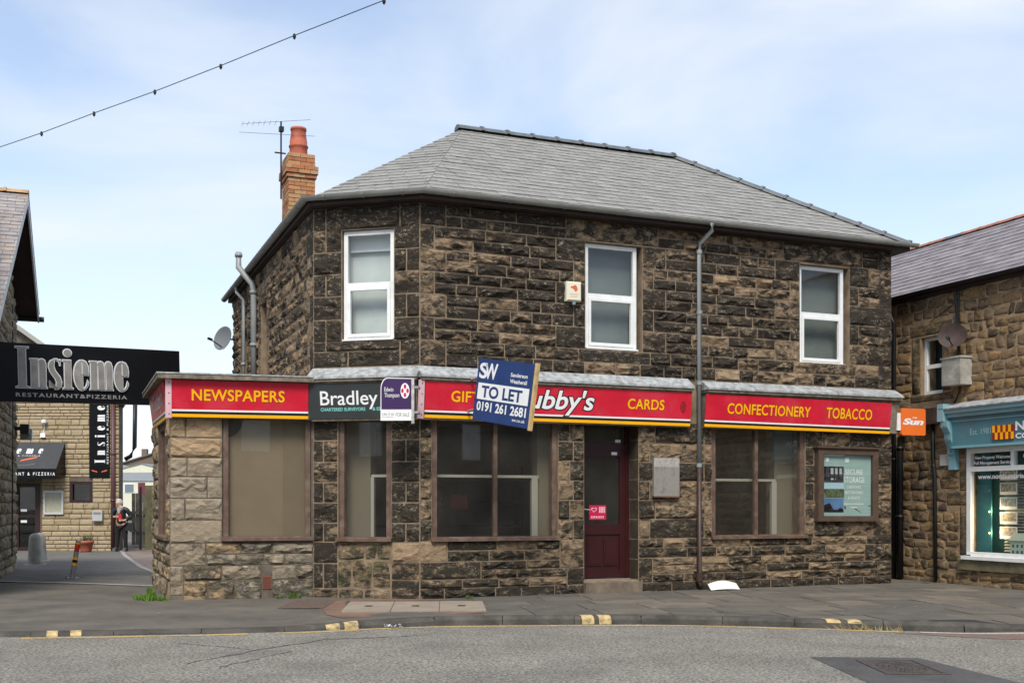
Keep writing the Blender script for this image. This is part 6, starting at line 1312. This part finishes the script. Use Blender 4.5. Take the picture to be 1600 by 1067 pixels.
# ================================================================== PERSON
def skin_obj(name, verts, edges, radii, matl, parent, sub=2):
    c = Vector(verts[0]); me = bpy.data.meshes.new(name); me.from_pydata([tuple(Vector(v) - c) for v in verts], edges, [])
    o = bpy.data.objects.new(name, me); col.objects.link(o); o.location = c - WORLD[parent.name]; o.parent = parent; WORLD[o.name] = c
    sk = o.modifiers.new('skin', 'SKIN'); sk.use_smooth_shade = True
    lay = me.skin_vertices[0].data if len(me.skin_vertices) else None
    if lay is None:
        bpy.context.view_layer.objects.active = o; lay = me.skin_vertices[0].data
    for i, r_ in enumerate(radii): lay[i].radius = (r_, r_) if not isinstance(r_, tuple) else r_
    lay[0].use_root = True
    sb = o.modifiers.new('sub', 'SUBSURF'); sb.levels = sub; sb.render_levels = sub
    me.materials.append(matl); return o
SKINM = mat('skin', (.52, .32, .24), .6); JACK = mat('black_leather_jacket', (.018, .018, .020), .42); TROU = mat('black_trousers', (.014, .014, .016), .85); SHOE = mat('grey_shoes', (.06, .06, .062), .7); HAIR = mat('white_hair', (.50, .48, .45), .8, var=.15, vscale=40, bump=.6, bscale=60); REDT = mat('red_top', (.50, .015, .02), .8); SCARF = mat('grey_scarf', (.24, .24, .22), .9, var=.4, vscale=40)
Px, Py = -12.42, 35.4; Pz = zal(Py); P = lambda x, y, z: (Px + x, Py + y, Pz + z)
pe = thing('person', 'person with short white hair in black jacket and red top carrying a black bag', 'person', (Px, Py, Pz))
bv = [P(0, 0, .88), P(.0, -.01, 1.05), P(0, -.01, 1.25), P(-.02, -.02, 1.38), P(-.05, -.05, 1.45), P(-.07, -.06, 1.53), P(-.075, -.07, 1.60),
      P(-.10, 0, .82), P(-.13, .03, .48), P(-.16, .06, .09), P(-.19, -.10, .05), P(.11, 0, .82), P(.13, -.01, .48), P(.13, .05, .09), P(.13, -.12, .05),
      P(-.20, 0, 1.33), P(-.28, -.02, 1.10), P(-.13, -.22, 1.10), P(-.06, -.27, 1.12), P(.19, 0, 1.32), P(.30, .03, 1.10), P(.16, -.20, .98), P(.09, -.26, 1.0)]
be = [(0, 1), (1, 2), (2, 3), (3, 4), (4, 5), (5, 6), (0, 7), (7, 8), (8, 9), (9, 10), (0, 11), (11, 12), (12, 13), (13, 14), (3, 15), (15, 16), (16, 17), (17, 18), (3, 19), (19, 20), (20, 21), (21, 22)]
br = [.085, .075, .075, .055, .05, .085, .075, .055, .045, .036, .035, .055, .045, .036, .035, .06, .05, .035, .03, .06, .05, .035, .03]
skin_obj('body', bv, be, br, SKINM, pe)
jv = [P(0, .02, .84), P(0, .02, 1.06), P(0, .015, 1.24), P(-.01, .01, 1.36), P(-.20, .0, 1.33), P(-.285, -.02, 1.11), P(-.16, -.19, 1.10), P(.19, .0, 1.32), P(.305, .03, 1.10), P(.19, -.17, .995)]
skin_obj('jacket', jv, [(0, 1), (1, 2), (2, 3), (3, 4), (4, 5), (5, 6), (3, 7), (7, 8), (8, 9)], [.165, .15, .155, .10, .085, .07, .052, .085, .07, .052], JACK, pe)
skin_obj('trousers', [P(0, 0, .93), P(-.10, 0, .80), P(-.13, .03, .48), P(-.16, .06, .09), P(.11, 0, .80), P(.13, -.01, .48), P(.13, .05, .09)], [(0, 1), (1, 2), (2, 3), (0, 4), (4, 5), (5, 6)], [.155, .118, .078, .06, .118, .078, .06], TROU, pe)
m = MB()
for sx, fx in ((-.165, -.19), (.13, .13)):
    m.hexa([P(sx - .05, .10, 0), P(sx + .05, .10, 0), P(fx + .05, -.17, 0), P(fx - .05, -.17, 0), P(sx - .055, .10, .15), P(sx + .055, .10, .15), P(fx + .05, -.13, .10), P(fx - .05, -.13, .10)])
m.build('shoes', SHOE, pe, smooth=False)
skin_obj('red_top', [P(.0, -.10, .93), P(0, -.10, 1.08), P(-.02, -.10, 1.22)], [(0, 1), (1, 2)], [.075, .08, .055], REDT, pe)
skin_obj('scarf', [P(-.10, -.05, 1.36), P(-.03, -.12, 1.31), P(-.03, -.155, 1.17), P(.05, -.05, 1.36)], [(0, 1), (1, 2), (1, 3)], [.045, .045, .04, .045], SCARF, pe)
m = MB(); hc = Vector(P(-.06, -.045, 1.565)); K = 14
vs = []; fs = []
for j in range(7):
    ph = R(-35 + j * 20.8)
    for k in range(K):
        a = 2 * math.pi * k / K; back = .5 + .5 * math.sin(a); rr = .112 * math.cos(ph) * (1.0 if back > .35 or j > 3 else .72); vs.append(hc + Vector((rr * math.cos(a), rr * math.sin(a) * 1.1 + .015, .115 * math.sin(ph))))
for j in range(6):
    for k in range(K): fs.append((j * K + k, j * K + (k + 1) % K, (j + 1) * K + (k + 1) % K, (j + 1) * K + k))
fs.append(tuple(6 * K + k for k in range(K))); m.add(vs, fs); m.build('hair', HAIR, pe, smooth=True)
m = MB()
for (x, y, z, r_) in ((-.115, -.135, 1.535, .010), (-.055, -.14, 1.535, .010)): m.lathe([(.002, -r_), (r_, 0), (.002, r_)], P(x, y, z), 8)
m.build('eyes', BLACK, pe); m = MB(); m.lathe([(.016, -.02), (.012, .01), (.005, .03)], P(-.088, -.145, 1.505), 8); m.build('nose', SKINM, pe); m = MB(); m.box(Px - .11, Px - .065, Py - .142, Py - .132, Pz + 1.462, Pz + 1.472); m.build('mouth', MAGE, pe)
for (hx, hy, hz, dx) in ((-.06, -.27, 1.12, 1), (.09, -.26, 1.0, -1)):
    for k in range(4): skin_obj('finger', [P(hx, hy, hz + .02 - k * .016), P(hx + dx * .04, hy - .02, hz + .02 - k * .018), P(hx + dx * .07, hy + .0, hz + .015 - k * .018)], [(0, 1), (1, 2)], [.011, .010, .008], SKINM, pe, 1)
    skin_obj('thumb', [P(hx - dx * .01, hy, hz + .02), P(hx + dx * .02, hy - .035, hz + .045), P(hx + dx * .045, hy - .035, hz + .055)], [(0, 1), (1, 2)], [.012, .011, .009], SKINM, pe, 1)
bgp = thing('handbag', 'black handbag hanging at the side of the walking person', 'bag', P(.30, -.02, .66)); m = MB(); m.hexa([P(.16, -.12, .66), P(.44, -.12, .66), P(.44, .02, .66), P(.16, .02, .66), P(.19, -.09, .90), P(.41, -.09, .90), P(.41, -.01, .90), P(.19, -.01, .90)]); m.build('pouch', TROU, bgp)
m = MB(); m.tube([P(.21, -.05, .89), P(.22, -.05, 1.02), P(.27, -.03, 1.09), P(.33, -.03, 1.06), P(.39, -.05, .89)], .012, 6); m.build('handle', TROU, bgp)

# ================================================================== TERRACE ACROSS THE STREET (seen in the glass)
op = thing('opposite_terrace', 'stone terrace across the street mirrored in the shop windows', 'building', (16, -9, 0)); m = MB(); m.box(-30, 60, -17, -9, -.3, 6.0); m.build('wall', mat('opposite_stone', (.12, .105, .085), .9, var=.3, vscale=.8), op)
m = MB(); m.add([(-30, -8.7, 6), (60, -8.7, 6), (60, -17.3, 6), (-30, -17.3, 6), (-30, -13, 9.2), (60, -13, 9.2)], [(0, 1, 5, 4), (2, 3, 4, 5), (1, 2, 5), (3, 0, 4), (3, 2, 1, 0)]); m.build('roof', SLATE[2], op)
for k in range(14):
    m = MB(); x = -26 + k * 6; m.box(x, x + 1.1, -9, -8.96, 3.4, 5.0); m.build('window', WHITE, op); m = MB(); m.box(x - .3, x + 1.6, -9, -8.95, .4, 2.4); m.build('shop_window', INT_D, op)
    if k % 3 == 1:
        m = MB(); m.add([(x - 2, -8.6, 5.9), (x + 2, -8.6, 5.9), (x, -8.6, 8.6), (x, -13, 8.6), (x - 2, -13, 5.9), (x + 2, -13, 5.9)], [(0, 1, 2), (0, 2, 3, 4), (1, 5, 3, 2)]); m.build('gable', mat('opposite_gable', (.30, .29, .27), .9), op)
op2 = MB(); op2.box(-60, 60, -9, -6.4, -.3, -.0); op2.build('far_pavement', FOOT, kind='structure')
